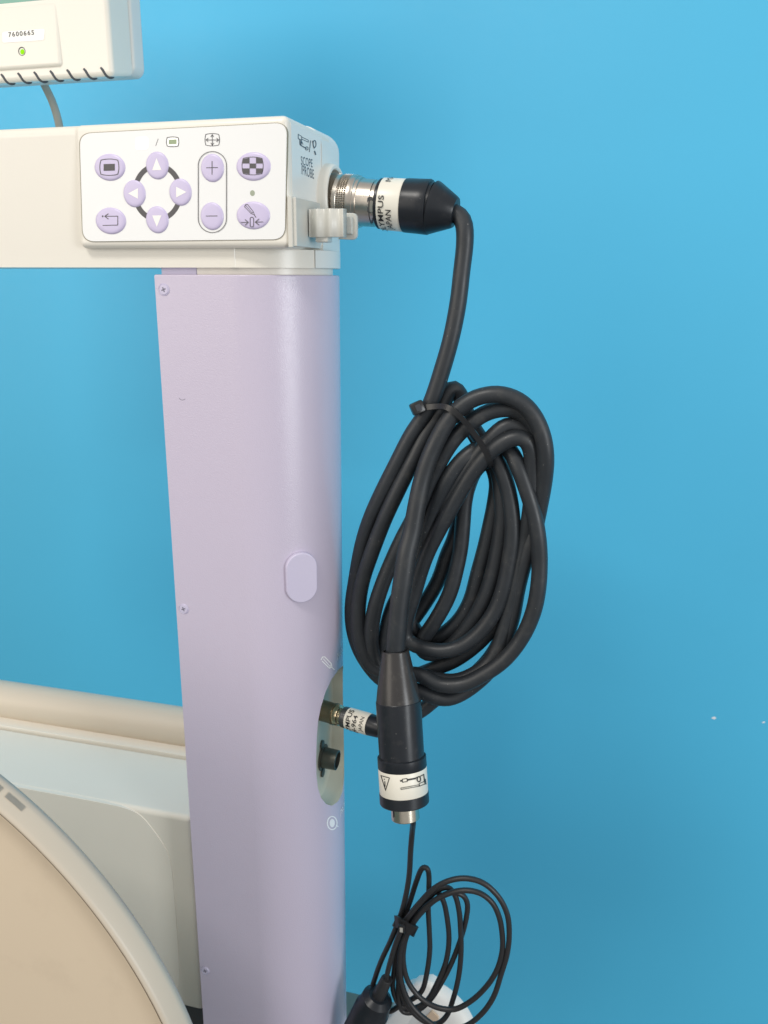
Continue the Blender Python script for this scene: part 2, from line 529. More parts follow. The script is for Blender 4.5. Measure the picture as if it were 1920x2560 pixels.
# lower socket inside the recess
p0 = at(806, 1893, x=XFLOOR)
bm = bmesh.new(); lathe(bm, p0, (1, 0, -0.05), [(0, 0.0105), (0.0012, 0.0105), (0.0012, 0.0082), (0.0125, 0.0078), (0.0128, 0.0066), (0.004, 0.0062), (0.004, 0)], n=40)
sock = obj('socket', bm, 'socket_metal', column)
bm = bmesh.new()
for dz in (-0.0125, 0.0125): lathe(bm, p0 + np.array([0, -0.002, dz]), (1, 0, 0), [(0, 0.0035), (0.0015, 0.0035), (0.0018, 0.002), (0.0018, 0)], n=16)
obj('socket_screw', bm, 'socket_metal', sock)

# printed marks on the post
pm = Print(on_cyl(pa, aa, PR))
c3 = lambda x, y: (760 + x / 4.425, 1600 + y / 4.425)
pm.stroke([c3(*q) for q in [(188, 222), (205, 188), (228, 186), (302, 262), (308, 300), (282, 312), (200, 232)]], 2.5, sub=4)
pm.stroke([c3(*q) for q in [(212, 205), (286, 290)]], 2.0, sub=4)
pm.stroke([c3(*q) for q in [(282, 312), (302, 262)]], 2.0, sub=4)
pm.stroke([c3(*q) for q in [(306, 300), (338, 330)]], 2.3, sub=4)
pm.done('pencil_mark', 'post_ink', post)
pm = Print(on_cyl(pa, aa, PR))
cx_, cy_ = c3(312, 2025)
pm.ell(cx_, cy_, 12.0, 16.5, 2.9); pm.ell(cx_, cy_, 6.5, 10.5, n=24)
pm.stroke([c3(355, 2048), c3(380, 2066)], 2.2, sub=4)
pm.done('probe_mark', 'post_ink', post)
for (u, v, tx) in ((843, 1652, 'MARKER'), (851, 2043, 'PROBE')):
    h0 = hit_cyl(u, v, pa, aa, PR); th0 = math.atan2(h0[0] - CX, -(h0[1] - YC)); rr = PR + 0.00015
    if tx == 'PROBE': rr += 0.0
    text_obj('lettering', tx, lambda x, y: (CX + rr * math.sin(th0 + x / rr), YC - rr * math.cos(th0 + x / rr), h0[2] + y), 'post_ink', post,
             height=0.0062, width=0.024 if tx == 'MARKER' else 0.021, cut=0.25)

pm = Print(on_y(PY - 0.0001)); pm.stroke([(448, 995), (451, 998.5), (455, 1000.5), (459, 999.5), (463, 997)], 1.1); pm.done('scuff_mark', 'slot_lilac', post)
# countersunk screws near the left edge
for (u, v) in ((410, 724), (459.5, 1522), (513.5, 2426)):
    c = at(u, v, y=PY); r = 0.0034
    s_ = bmesh.new(); lathe(s_, c, (0, 1, 0), [(-0.00015, 0.0040), (-0.0004, 0.0037), (-0.0001, 0.00345), (-0.0001, 0.00335), (-0.0006, 0.0030), (-0.0007, 0)], n=32)
    sc_ = obj('screw', s_, 'lilac_smooth', column)
    s_ = bmesh.new()
    for k in range(2):
        a = math.radians(20 + 90 * k); dx, dz = math.cos(a), math.sin(a)
        w, l = 0.00040, 0.0016
        q = [(-l, -w), (l, -w), (l, w), (-l, w)]
        prism(s_, [(c[0] + x * dx - y * dz, c[1] - 0.00072 - k * 0.00002, c[2] + x * dz + y * dx) for x, y in q], (0, 0.0003, 0))
    obj('cross_slot', s_, 'slot_lilac', sc_)

# oval rest pad on the curved face
hp = hit_cyl(752, 1441, pa, aa, PR)
tn = math.atan2(hp[0] - CX, -(hp[1] - YC)) - math.radians(10)
nx, ny = math.sin(tn), -math.cos(tn); tx_, ty_ = math.cos(tn), math.sin(tn)
w_, h_ = 0.0112, 0.0185
ol = []
for k in range(48):
    a = 2 * math.pi * k / 48
    ol.append((w_ * math.cos(a), (h_ - w_) * (1 if math.sin(a) >= 0 else -1) + w_ * math.sin(a)))
base = np.array([hp[0], hp[1], hp[2]])
bm = bmesh.new()
prism(bm, [(base[0] + x * tx_ + nx * 0.0040, base[1] + x * ty_ + ny * 0.0040, base[2] + z) for x, z in ol], (-nx * 0.0085, -ny * 0.0085, 0), bev=0.0010, seg=4, bev_end=False)
obj('rest_pad', bm, 'lilac_smooth', column, wn=True)

# neck between post and head
bm = bmesh.new(); prism(bm, [(x, y, P_TOP - 0.003) for x, y in stadium(0, PR - 0.0045, -0.2655)], (0, 0, 0.0085))
obj('neck', bm, 'cream', column)
bm = bmesh.new(); rbox(bm, -0.2905, -0.2657, PY + 0.004, PY + 0.09, P_TOP - 0.003, 1.3066)
obj('neck_tab', bm, 'lilac_smooth', column)

# arm
ZB, ZT = 1.3063, 1.3922
pr = [(0.5078, ZB), (0.5072, 1.3170), (0.5032, 1.372), (0.5018, 1.3860)]
for k in range(1, 8):
    a = math.radians(90 * k / 8); pr.append((0.5018 + 0.0058 * (1 - math.cos(a)), 1.3860 + 0.0062 * math.sin(a)))
pr += [(0.508, ZT), (0.596, ZT), (0.600, 1.388), (0.600, ZB)]
bm = bmesh.new(); prism(bm, [(-0.62, y, z) for y, z in pr], (0.62 - 0.236, 0, 0), bev=0.0004, seg=1)
arm = obj('arm', bm, 'cream', column, wn=True)
# base ring under the control block, following the post
def ring_part(r, a0, a1, xl, z0, z1, bev):
    pts = []
    if xl is not None: pts.append((xl, YC - r))
    for i in range(33):
        a = math.radians(a0 + (a1 - a0) * i / 32); pts.append((CX + r * math.sin(a), YC - r * math.cos(a)))
    pts += [(CX - 0.001, YC)] if xl is None else [(CX - 0.001, YC + 0.02), (xl, YC + 0.02)]
    b = bmesh.new(); prism(b, [(x, y, z0) for x, y in pts], (0, 0, z1 - z0), bev=bev, seg=2); return b
RR = YC - 0.5078
obj('base_ring', ring_part(RR, 0, 62, -0.237, ZB, 1.3176, 0.0005), 'cream', column, wn=True)
obj('ring_end_cap', ring_part(RR + 0.0005, 62.5, 180, None, ZB, 1.3176, 0.0006), 'cream_cool', column, wn=True)
# raised control block
bm = bmesh.new()
pts = [(-0.3425, 0.5002, 1.3180), (XS, 0.5002, 1.3176), (XS, 0.5002, 1.3919), (-0.3390, 0.5002, 1.3919)]
prism(bm, pts, (0, 0.075, 0))
es = [e for e in bm.edges if min(e.verts[0].co.y, e.verts[1].co.y) < 0.51 or min(e.verts[0].co.z, e.verts[1].co.z) > 1.35]
bmesh.ops.bevel(bm, geom=es, offset=0.0042, segments=5, profile=0.5, affect='EDGES')
block = obj('control_block', bm, 'cream', column, wn=True)
# cover behind it, rounded
bm = bmesh.new(); rbox(bm, -0.30, XS + 0.0008, 0.5575, 0.604, 1.3180, 1.3952, 0.0125, 7, sel=lambda c: c.x > -0.29 and c.y > 0.56 and not c.z < 1.32)
rear = obj('rear_cover', bm, 'cream_cool', column, wn=True)
# printed plate on the side face
bm = bmesh.new(); rbox(bm, XS - 0.001, XS + 0.00035, 0.5045, 0.5572, 1.3215, 1.3882, 0.0)
obj('side_plate', bm, 'side_print', column)
XP = XS + 0.0004
sd = Print(lambda u, v, k: at(u, v, x=XP + 0.00003 * k))
d3 = lambda x, y: (480 + x / 3.456, 260 + y / 3.456)
W = 1.9
sd.stroke([d3(*q) for q in [(918, 258), (918, 298), (930, 306), (932, 350), (950, 362)]], 2.0)
sd.stroke([d3(*q) for q in [(918, 262), (948, 280), (948, 312), (918, 298)]], 1.5)
sd.stroke([d3(*q) for q in [(948, 285), (1005, 312), (1005, 330), (948, 303)]], 1.5, True)
sd.stroke([d3(*q) for q in [(942, 310), (942, 358), (990, 385)]], 2.4)
sd.stroke([d3(*q) for q in [(944, 350), (950, 324), (960, 350)]], 1.6)
sd.ell(*d3(993, 384), 3.2, 4.2, 1.6, n=16)
sd.stroke([d3(1026, 315), d3(1015, 415)], 1.4)
sd.ell(*d3(1060, 345), 3.6, 9.0, 1.7, n=20)
sd.stroke([d3(1042, 318), d3(1052, 365), d3(1058, 385)], 1.6)
sd.stroke([d3(1060, 405), d3(1071, 440)], 2.4)
sd.done('side_symbols', 'ink_dark', block)
for tx, q0, q1, hh in (('SCOPE', (942, 522), (1042, 548), 0.0048), ('/PROBE', (943, 604), (1054, 647), 0.0055)):
    a_, b_ = at(*d3(*q0), x=XP), at(*d3(*q1), x=XP)
    dirv = b_ - a_; wd = np.linalg.norm(dirv); dirv /= wd
    text_obj('side_lettering', tx, lambda x, y: a_ + dirv * x + np.array([0, 0, 1.0]) * y, 'ink_dark', block, width=wd, height=hh, bold=0.008, spacing=1.08)

# --- white overlay and everything on it
YO = 0.4998
e2 = lambda x, y: (x / 3.456, 260 + y / 3.456)
def round_quad(c, r, n=8):
    out = []
    for i in range(4):
        p = np.array(c[i], float); a = nrm(np.array(c[i - 1]) - p); b = nrm(np.array(c[(i + 1) % 4]) - p)
        p0_, p1_ = p + a * r, p + b * r
        for k in range(n + 1):
            t = k / n; out.append((1 - t) ** 2 * p0_ + 2 * t * (1 - t) * p + t * t * p1_)
    return out
oc = [(198.5, 334), (717, 306.5), (711.5, 598.5), (207, 604)]
oc_out = [(196.8, 332.6), (718.8, 304.8), (713, 600), (205.6, 605.6)]
bm = bmesh.new(); prism(bm, [at(u, v, y=YO + 0.0001) for u, v in round_quad(oc_out, 32)], (0, 0.002, 0)); obj('overlay_seam', bm, 'seam', column)
bm = bmesh.new(); prism(bm, [at(u, v, y=YO - 0.0002) for u, v in round_quad(oc, 31)], (0, 0.002, 0), bev=0.00015, seg=1, bev_end=False)
overlay = obj('control_overlay', bm, 'overlay', column)
YF = YO - 0.00025
pp = Print(on_y(YF))
# ring behind the arrow keys, four arcs
for q in range(4):
    arc = []
    for k in range(15):
        a = math.radians(q * 90 + 24 + 42 * k / 14)
        arc.append((1361 + 195 * math.cos(a), 765 + 232 * math.sin(a)))
    pp.stroke([e2(*p) for p in arc], 12.6)
pp.done('arrow_ring', 'ink', overlay)
pp = Print(on_y(YF))
pp.stroke([e2(1345, 362), e2(1367, 300)], 1.4)
pp.barrel(416.2, 447, 342.3, 366.8, 1.9)
# resize symbol
pp.barrel(*[480 + 112 / 3.456, 480 + 238 / 3.456, 260 + 255 / 3.456, 260 + 362 / 3.456], 1.7)
for a_, b_, h1, h2 in (((175, 310), (175, 264), (162, 284), (188, 284)), ((175, 310), (175, 356), (162, 336), (188, 336)),
                       ((175, 310), (121, 310), (140, 294), (140, 326)), ((175, 310), (230, 310), (211, 294), (211, 326))):
    pp.stroke([d3(*a_), d3(*b_)], 1.5); pp.stroke([d3(*h1), d3(*b_), d3(*h2)], 1.5)
# plus / minus track
tr = []
for k in range(25):
    a = math.pi + math.pi * k / 24; tr.append((175.5 + 122 * math.cos(a), 532 + 122 * math.sin(a)))
for k in range(25):
    a = math.pi * k / 24; tr.append((175.5 + 122 * math.cos(a), 988 + 122 * math.sin(a)))
pp.stroke([d3(*p) for p in tr], 1.6, True)
pp.done('printed_outline', 'ink', overlay)
pp = Print(on_y(YF)); pp.barrel(418, 445.2, 344, 365.2); o_ = pp.done('lit_indicator', 'lit_icon', overlay)
pp = Print(on_y(YF - 0.0001)); pp.fill([e2(*q) for q in [(1458, 309), (1525, 306), (1525, 345), (1458, 348)]]); pp.done('green_indicator', 'green_led', overlay)
pp = Print(on_y(YF)); pp.fill(round_quad([(338, 343), (370.5, 342), (370.5, 373), (338, 374)], 7)); pp.done('lit_indicator', 'lit_icon', overlay)
pp = Print(on_y(YF)); pp.ell(*d3(522, 770), 6.1, 7.3); pp.done('round_indicator', 'dot_led', overlay)

BH = 0.0009
def key(px, a, b, label):
    """domed oval key; a, b are half axes in px"""
    c = at(*px, y=YF)
    rx = np.linalg.norm(at(px[0] + a, px[1], y=YF) - c); rz = np.linalg.norm(at(px[0], px[1] + b, y=YF) - c)
    b_ = bmesh.new(); rings = []
    for s_, h in ((1.02, 0.0), (1.0, 0.00018), (0.97, 0.00046), (0.92, 0.00070), (0.84, 0.00083), (0.7, BH), (0.45, BH + 0.00003)):
        rings.append([b_.verts.new((c[0] + rx * s_ * math.cos(t), c[1] - h, c[2] + rz * s_ * math.sin(t))) for t in [2 * math.pi * k / 48 for k in range(48)]])
    for A_, B_ in zip(rings, rings[1:]):
        for k in range(48): b_.faces.new((A_[k], A_[(k + 1) % 48], B_[(k + 1) % 48], B_[k]))
    b_.faces.new(rings[-1])
    o = obj('button', b_, 'button', column, angle=80); o['label'] = label
    return o
YI = YF - BH - 0.00012
def icon(parent, mname='ink'):
    return Print(on_y(YI))
k_ = key(e2(950, 547), 38, 33, 'oval key with a filled screen symbol')
p_ = icon(k_); p_.barrel(862 / 3.456, 1027 / 3.456, 260 + 475 / 3.456, 260 + 617 / 3.456, 1.9); p_.fill([e2(*q) for q in [(895, 519), (992, 516), (992, 575), (895, 578)]]); p_.done('symbol', 'ink', k_)
k_ = key(e2(958, 1010), 37.6, 32.6, 'oval key with a return arrow')
p_ = icon(k_); p_.ell(*e2(887, 970), 2.1, 2.4, n=12); p_.stroke([e2(*q) for q in [(905, 970), (1017, 969), (1017, 1046), (887, 1049)]], 1.7); p_.stroke([e2(*q) for q in [(937, 947), (905, 970), (937, 995)]], 1.9); p_.done('symbol', 'ink', k_)
for px, ab, tri, lb in (((1360, 532), (28, 34), [(1352, 467), (1395, 570), (1315, 572)], 'up arrow key'),
                        ((1163, 775), (27.5, 33.4), [(1107, 773), (1192, 727), (1192, 818)], 'left arrow key'),
                        ((1560, 762), (27.5, 33.4), [(1610, 760), (1522, 715), (1522, 808)], 'right arrow key'),
                        ((1360, 1000), (28, 33.2), [(1355, 1062), (1315, 963), (1395, 962)], 'down arrow key')):
    k_ = key(e2(*px), *ab, lb); p_ = icon(k_); p_.fill([e2(*q) for q in tri]); p_.done('symbol', 'white_ink', k_)
k_ = key(d3(177, 553), 28.4, 34.7, 'plus key'); p_ = icon(k_); p_.stroke([d3(122, 551), d3(223, 549)], 1.9); p_.stroke([d3(173, 493), d3(173, 610)], 1.9); p_.done('symbol', 'ink', k_)
k_ = key(d3(174, 970), 28.4, 34, 'minus key'); p_ = icon(k_); p_.stroke([d3(120, 968), d3(220, 967)], 1.9); p_.done('symbol', 'ink', k_)
k_ = key(d3(532, 540), 42.5, 35, 'oval key with a checkered screen symbol'); p_ = icon(k_)
p_.barrel(480 + 432 / 3.456, 480 + 615 / 3.456, 260 + 458 / 3.456, 260 + 612 / 3.456, 1.7)
for q in ([(441, 476), (497, 464), (497, 514), (437, 514)], [(553, 462), (606, 474), (609, 514), (553, 514)], [(497, 514), (553, 514), (553, 556), (497, 556)],
          [(437, 556), (497, 556), (497, 606), (442, 596)], [(553, 556), (610, 556), (606, 594), (553, 604)]):
    p_.fill([d3(*w) for w in q])
p_.done('symbol', 'ink', k_)
k_ = key(d3(530, 963), 41.4, 34, 'oval key with a pencil symbol'); p_ = icon(k_)
p_.stroke([d3(*q) for q in [(454, 888), (463, 868), (480, 868), (528, 928), (540, 958), (512, 948)]], 1.5, True)
p_.stroke([d3(464, 876), d3(518, 940)], 1.2); p_.stroke([d3(514, 950), d3(529, 930)], 1.2); p_.stroke([d3(539, 958), d3(552, 981)], 1.8)
st = []
for k in range(13):
    a = math.pi + math.pi * k / 12; st.append((517 + 15 * math.cos(a), 993 + 15 * math.sin(a)))
for k in range(13):
    a = math.pi * k / 12; st.append((517 + 15 * math.cos(a), 1047 + 15 * math.sin(a)))
p_.stroke([d3(*q) for q in st], 1.6, True)
p_.stroke([d3(420, 1023), d3(485, 1022)], 1.6); p_.stroke([d3(458, 998), d3(486, 1022), d3(458, 1047)], 1.7)
p_.stroke([d3(615, 1018), d3(547, 1020)], 1.6); p_.stroke([d3(580, 992), d3(546, 1020), d3(580, 1046)], 1.7)
p_.done('symbol', 'ink', k_)

# --- collar round the scope socket
g4 = lambda x, y: (720 + x / 3.19, 260 + y / 3.19)
CO = at(*g4(384, 765), x=XS + 0.006)
bm = bmesh.new(); lathe(bm, CO, (1, 0, 0), [(-0.012, 0.0232), (-0.002, 0.0226), (0.0, 0.0222), (0.0008, 0.0213), (0.0008, 0.0197), (0.0, 0.0189), (-0.010, 0.0184), (-0.010, 0.0)], n=72)
obj('socket_collar', bm, 'cream', column, angle=40)

# --- cable clip on the side face
ca = at(*g4(50, 742), y=0.501); cb = at(*g4(50, 1135), y=0.501)
zt_, zb_ = ca[2], cb[2]
bm = bmesh.new(); rbox(bm, XS - 0.001, XS + 0.0040, 0.5008, 0.5440, zb_, zt_, 0.0006, 2)
rbox(bm, XS - 0.0012, XS + 0.0018, 0.4994, 0.5030, zb_ - 0.0006, zt_ + 0.0004, 0.0005, 2)
clip = obj('cable_clip', bm, 'clip_plastic', column, wn=True)
YH = 0.519
h0, h1 = at(*g4(163, 838), y=YH), at(*g4(445, 1060), y=YH)
xs_ = np.linspace(h0[0], h1[0], 49)
fl = []
for i, x in enumerate(xs_):
    t = i / 48.0
    fl.append((x, YH - 0.0016 * math.sin(t * math.pi) - 0.0011 * math.cos(t * 2 * math.pi * 2.6 + 2.0)))
out_ = [(x, y) for x, y in fl] + [(xs_[-1], YH + 0.006), (xs_[0] + 0.004, YH + 0.006)]
bm = bmesh.new(); prism(bm, [(x, y, h1[2]) for x, y in out_], (0, 0, h0[2] - h1[2]), bev=0.0003, seg=1)
rbox(bm, XS + 0.003, h0[0] + 0.010, YH + 0.004, YH + 0.013, h1[2] + 0.001, h0[2] - 0.001)
rbox(bm, h0[0] + 0.004, h0[0] + 0.012, YH + 0.0005, YH + 0.010, h1[2] - 0.003, h1[2] + 0.002, 0.0008, 2)
obj('clip_hook', bm, 'clip_plastic', clip, angle=60)
YT = 0.531
q = [at(*g4(x, y), y=YT) for x, y in ((440, 868), (548, 868), (548, 1082), (400, 1078))]
bm = bmesh.new()
prism(bm, [q[0]] + [q[1] + (q[0] - q[1]) * 0.0 + np.array([-0.003 * (1 - math.sin(a)), 0, -0.003 * (1 - math.cos(a))]) for a in np.linspace(0, math.pi / 2, 6)]
      + [q[2] + np.array([-0.003 * (1 - math.cos(a)), 0, 0.003 * (1 - math.sin(a))]) for a in np.linspace(0, math.pi / 2, 6)] + [q[3]], (0, 0.0035, 0), bev=0.0006, seg=2)
q = [at(*g4(x, y), y=YT - 0.0035) for x, y in ((430, 897), (508, 897), (508, 1037), (430, 1032))]
prism(bm, q, (0, 0.0036, 0), bev=0.0006, seg=2)
obj('clip_tab', bm, 'clip_plastic', clip, wn=True)

# ================================================================== thick black scope cable, its plug and its hanging connector
CY0 = 0.560; CD = 0.011
ra = lambda x, y, d=0.0: at(840 + x * 0.3496, 920 + y * 0.3496, y=CY0 + d * CD)
rb = lambda x, y, d=0.0: at(840 + x * 0.3496, 1350 + y * 0.3496, y=CY0 + d * CD)
scope_cable = thing('scope_cable', tuple(at(1100, 1730, y=CY0)), 'thick black coiled scope cable with steel plug in the top socket', 'cable')

PA = at(*g4(384, 771), x=XS + 0.006); PB = at(*g4(1335, 838), y=PA[1] - 0.004)
AX = nrm(PB - PA); LEN = np.linalg.norm(PB - PA); KS = LEN / (1335 - 384.0)
dep = float((ROT.T @ ((PA + PB) / 2 - CAM))[2] * -1); KR = dep / F_PX / 3.19
S = lambda x: (x - 384) * KS
def turned(segs, nm, m, n=72):
    b = bmesh.new(); lathe(b, PA, AX, [(S(x), r * KR) for x, r in segs], n=n); return obj(nm, b, m, scope_cable, angle=28)
turned([(220, 0), (220, 172), (300, 172), (318, 186), (318, 190), (322, 192), (412, 192), (413, 199), (416, 202), (444, 202), (447, 199), (448, 192), (521, 192), (523, 200), (528, 208), (552, 209),
        (560, 205), (572, 203), (576, 196), (598, 192), (602, 182), (640, 181), (708, 180), (712, 172), (744, 172), (746, 0)], 'steel_sleeve', 'steel')
a_, e1_, e2_ = frame(AX)
bm = bmesh.new()
for (x0, x1) in ((324, 411), (450, 521)):
    rows, around = 5 if x1 - x0 > 80 else 4, 76
    for i in range(rows):
        for j in range(around):
            c_ = []
            for (di, dj) in ((0.08, 0.08), (0.92, 0.08), (0.92, 0.92), (0.08, 0.92)):
                s_ = S(x0 + (x1 - x0) * (i + di) / rows); t = 2 * math.pi * (j + dj) / around
                c_.append(bm.verts.new(Vector(PA + a_ * s_ + 190 * KR * (math.cos(t) * e1_ + math.sin(t) * e2_))))
            s_ = S(x0 + (x1 - x0) * (i + .5) / rows); t = 2 * math.pi * (j + .5) / around
            top = bm.verts.new(Vector(PA + a_ * s_ + 210 * KR * (math.cos(t) * e1_ + math.sin(t) * e2_)))
            for k in range(4): bm.faces.new((c_[k], c_[(k + 1) % 4], top))
kn = obj('knurling', bm, 'steel', scope_cable, angle=20); kn['kind'] = 'stuff'
turned([(742, 0), (742, 184), (750, 193), (775, 194), (785, 190), (790, 0)], 'seal_ring', 'plug_black')
band = turned([(772, 0), (772, 196), (774, 197.5), (952, 200), (954, 199), (954, 0)], 'label_band', 'band')
turned([(950, 0), (950, 203), (958, 204), (1060, 206), (1132, 209), (1142, 204), (1145, 190), (1165, 188), (1165, 0)], 'plug_boot', 'plug_black')
BP = PA + AX * S(1156); BX = nrm(at(*g4(1338, 868), y=PB[1]) - BP); KB_ = np.linalg.norm(at(*g4(1338, 868), y=PB[1]) - BP) / 186.0
bm = bmesh.new(); lathe(bm, BP, BX, [(-0.0004, 0), (-0.0004, 190 * KR), (4 * KB_, 202 * KR), (22 * KB_, 199 * KR), (168 * KB_, 124 * KR), (184 * KB_, 112 * KR), (186 * KB_, 92 * KR), (180 * KB_, 0)], n=72)
obj('boot_cone', bm, 'plug_black', scope_cable, angle=26)
# slot and pin hole in the steel body
def patch(nm, x0, x1, y0, y1, R, m, lift, parent=scope_cable):
    b = bmesh.new(); pts = []
    for k in range(28):
        t = 2 * math.pi * k / 28
        ax_, ay_ = (x1 - x0) / 2, (y1 - y0) / 2
        rr_ = min(ax_, ay_)
        xx = (x0 + x1) / 2 + rr_ * math.cos(t) + (ax_ - rr_) * (1 if math.cos(t) > 0 else -1)
        yy = (y0 + y1) / 2 + rr_ * math.sin(t) + (ay_ - rr_) * (1 if math.sin(t) > 0 else -1)
        pts.append(b.verts.new(Vector(hit_cyl(*g4(xx, yy), PA, AX, R * KR + lift))))
    b.faces.new(pts); bmesh.ops.recalc_face_normals(b, faces=b.faces)
    return obj(nm, b, m, parent, recalc=False)
patch('slot', 630, 680, 738, 872, 181, 'steel_dark', 0.0004)
patch('slot_pin', 650, 678, 770, 866, 183, 'steel', 0.0006)
patch('pin_hole', 664, 680, 922, 952, 181, 'steel_dark', 0.0003)
# lettering round the band
toc = CAM - PA; NV = nrm(toc - AX * toc.dot(AX)); BV = np.cross(AX, NV)
if BV[2] < 0: BV = -BV
def wrap(x_base, ang0, P_, A_, N_, B_, R_, s_of):
    return lambda x, y: P_ + A_ * (s_of(x_base) - y) + R_ * (math.cos(ang0 + x / R_) * N_ + math.sin(ang0 + x / R_) * B_)
RB = 199 * KR + 0.00045
text_obj('band_lettering', 'OLYMPUS', wrap(832, math.radians(-86), PA, AX, NV, BV, RB, S), 'ink_black', band, bold=0.008, width=math.radians(104) * RB, height=42 * KS, cut=0.2)
text_obj('band_lettering', 'JAPAN', wrap(893, math.radians(-66), PA, AX, NV, BV, RB + 0.0001, S), 'ink_black', band, bold=0.008, width=math.radians(55) * RB, height=43 * KS, cut=0.2)
text_obj('band_lettering', 'MAJ', wrap(852, math.radians(56), PA, AX, NV, BV, RB, S), 'ink_black', band, width=math.radians(38) * RB, height=43 * KS, cut=0.2)

# hanging connector (axis top -> bottom)
HT = rb(425, 800, -2.2); HB = at(*c3(1118, 1900), y=HT[1] - 0.024)
HA = nrm(HB - HT)
hp_ = lambda y: None
HL = np.linalg.norm(HB - HT); y_top, y_bot = 190.0, 1850.0
KH = HL / (y_bot - y_top)
dep = float((ROT.T @ ((HT + HB) / 2 - CAM))[2] * -1); KQ = dep / F_PX / 4.425
Hs = lambda y: (y - y_top) * KH
def hung(segs, nm, m):
    b = bmesh.new(); lathe(b, HT, HA, [(Hs(y), r * KQ) for y, r in segs], n=72); return obj(nm, b, m, scope_cable, angle=28)
hung([(195, 0), (195, 128), (178, 132), (176, 146), (184, 153), (220, 158), (460, 205), (600, 232), (690, 246), (694, 0)], 'strain_relief', 'boot')
hung([(690, 0), (690, 247), (696, 251), (900, 251), (1265, 250), (1268, 0)], 'connector_body', 'plug_black')
hung([(1262, 0), (1262, 262), (1268, 271), (1372, 272), (1380, 268), (1382, 0)], 'connector_collar', 'plug_black')
HR = 270 * KQ
band2 = hung([(1376, 0), (1376, 269), (1378, 270), (1638, 270), (1640, 269), (1640, 0)], 'label_band', 'band')
hung([(1636, 0), (1636, 271), (1640, 274), (1742, 275), (1752, 268), (1754, 0)], 'end_cap', 'plug_black')
hung([(1750, 0), (1750, 155), (1915, 157), (1922, 152), (1922, 132), (1860, 130), (1860, 0)], 'connector_shell', 'nickel')
p_ = Print(on_cyl(HT, HA, HR + 0.0001))
p_.stroke([c3(*q) for q in [(850, 1500), (944, 1526), (901, 1662)]], 1.9, True, sub=3)
p_.stroke([c3(893, 1562), c3(896, 1624)], 2.1, sub=4); p_.ell(*c3(888, 1540), 1.2, 1.6, n=10)
p_.stroke([c3(*q) for q in [(1088, 1540), (1140, 1532), (1142, 1566), (1090, 1574)]], 1.6, True, sub=4)
p_.stroke([c3(1064, 1559), c3(1088, 1557)], 4.2, sub=4)
p_.stroke([c3(1142, 1549), c3(1240, 1530)], 4.0, sub=4)
p_.ell(*c3(1272, 1540), 4.4, 6.4, 2.6, n=20)
p_.stroke([c3(1240, 1524), c3(1290, 1507), c3(1327, 1487), c3(1334, 1565)], 2.0, sub=3)
p_.stroke([c3(*q) for q in [(1072, 1638), (1275, 1602), (1276, 1618), (1073, 1655)]], 1.2, True, sub=4)
p_.stroke([c3(*q) for q in [(1276, 1588), (1336, 1564), (1340, 1594), (1280, 1618)]], 1.3, True, sub=4)
p_.stroke([c3(1343, 1535), c3(1352, 1598)], 1.8, sub=4)
p_.done('warning_symbols', 'ink_black', band2)
p_ = Print(on_cyl(HT, HA, 157.5 * KQ)); p_.stroke([c3(985, 1850), c3(991, 1965)], 2.6, sub=4); p_.done('shell_slit', 'dark', scope_cable)

# the coiled cable itself
tip = BP + BX * 186 * KB_
path = [BP + BX * 120 * KB_, tip, at(1159, 546, y=PA[1] - 0.004), at(1163, 580, y=PA[1] - 0.006), at(1161, 625, y=0.565), at(1155, 671, y=0.563), at(1146, 752, y=0.561), at(1128, 845, y=0.56),
        at(1105, 926, y=CY0), at(1084, 990, y=CY0)]
path += [ra(640, 330), ra(550, 460), ra(430, 690), ra(330, 890, .1), ra(240, 1090, .3), ra(190, 1250, .5)]
path += [rb(*q) for q in [(140, 290, .6), (115, 480, .6), (125, 650, .6), (170, 790, .5), (245, 910, .3), (330, 1000, .3), (450, 1050, .3), (600, 1080, .3), (700, 1125, .4),
                          (780, 1140, .5), (870, 1115, .8), (980, 1045, 1.2), (1100, 930, 1.3), (1190, 760, 1.3), (1260, 560, 1.3), (1300, 350, 1.2), (1350, 150, 1.1)]]
path += [ra(*q) for q in [(1390, 1250, 1.1), (1440, 1050, 1.1), (1462, 850, 1.0), (1470, 650, .9), (1445, 490, .8), (1390, 370, .7), (1300, 300, .6), (1190, 290, .4), (1060, 325, .2), (960, 395, 0.1)]]
# second turn
path += [ra(*q) for q in [(870, 475, 0), (780, 600, -.1), (705, 745, 0), (630, 910, .1), (550, 1080, .2), (480, 1210, .2)]]
path += [rb(*q) for q in [(400, 150, .2), (330, 320, .1), (275, 500, 0), (250, 680, 0), (265, 820, .1), (315, 920, .3), (410, 965, .5), (520, 960, .5), (620, 965, .5), (720, 1000, .5), (850, 1012, .6),
                          (980, 965, .8), (1090, 880, 1.0), (1165, 760, 1.1), (1215, 590, 1.2), (1265, 410, 1.2), (1310, 220, 1.2)]]
path += [ra(*q) for q in [(1350, 1250, 1.2), (1385, 1050, 1.0), (1402, 860, .8), (1405, 690, .6), (1390, 560, .4), (1330, 490, .2), (1250, 500, .1), (1170, 545, 0), (1080, 615, 0)]]
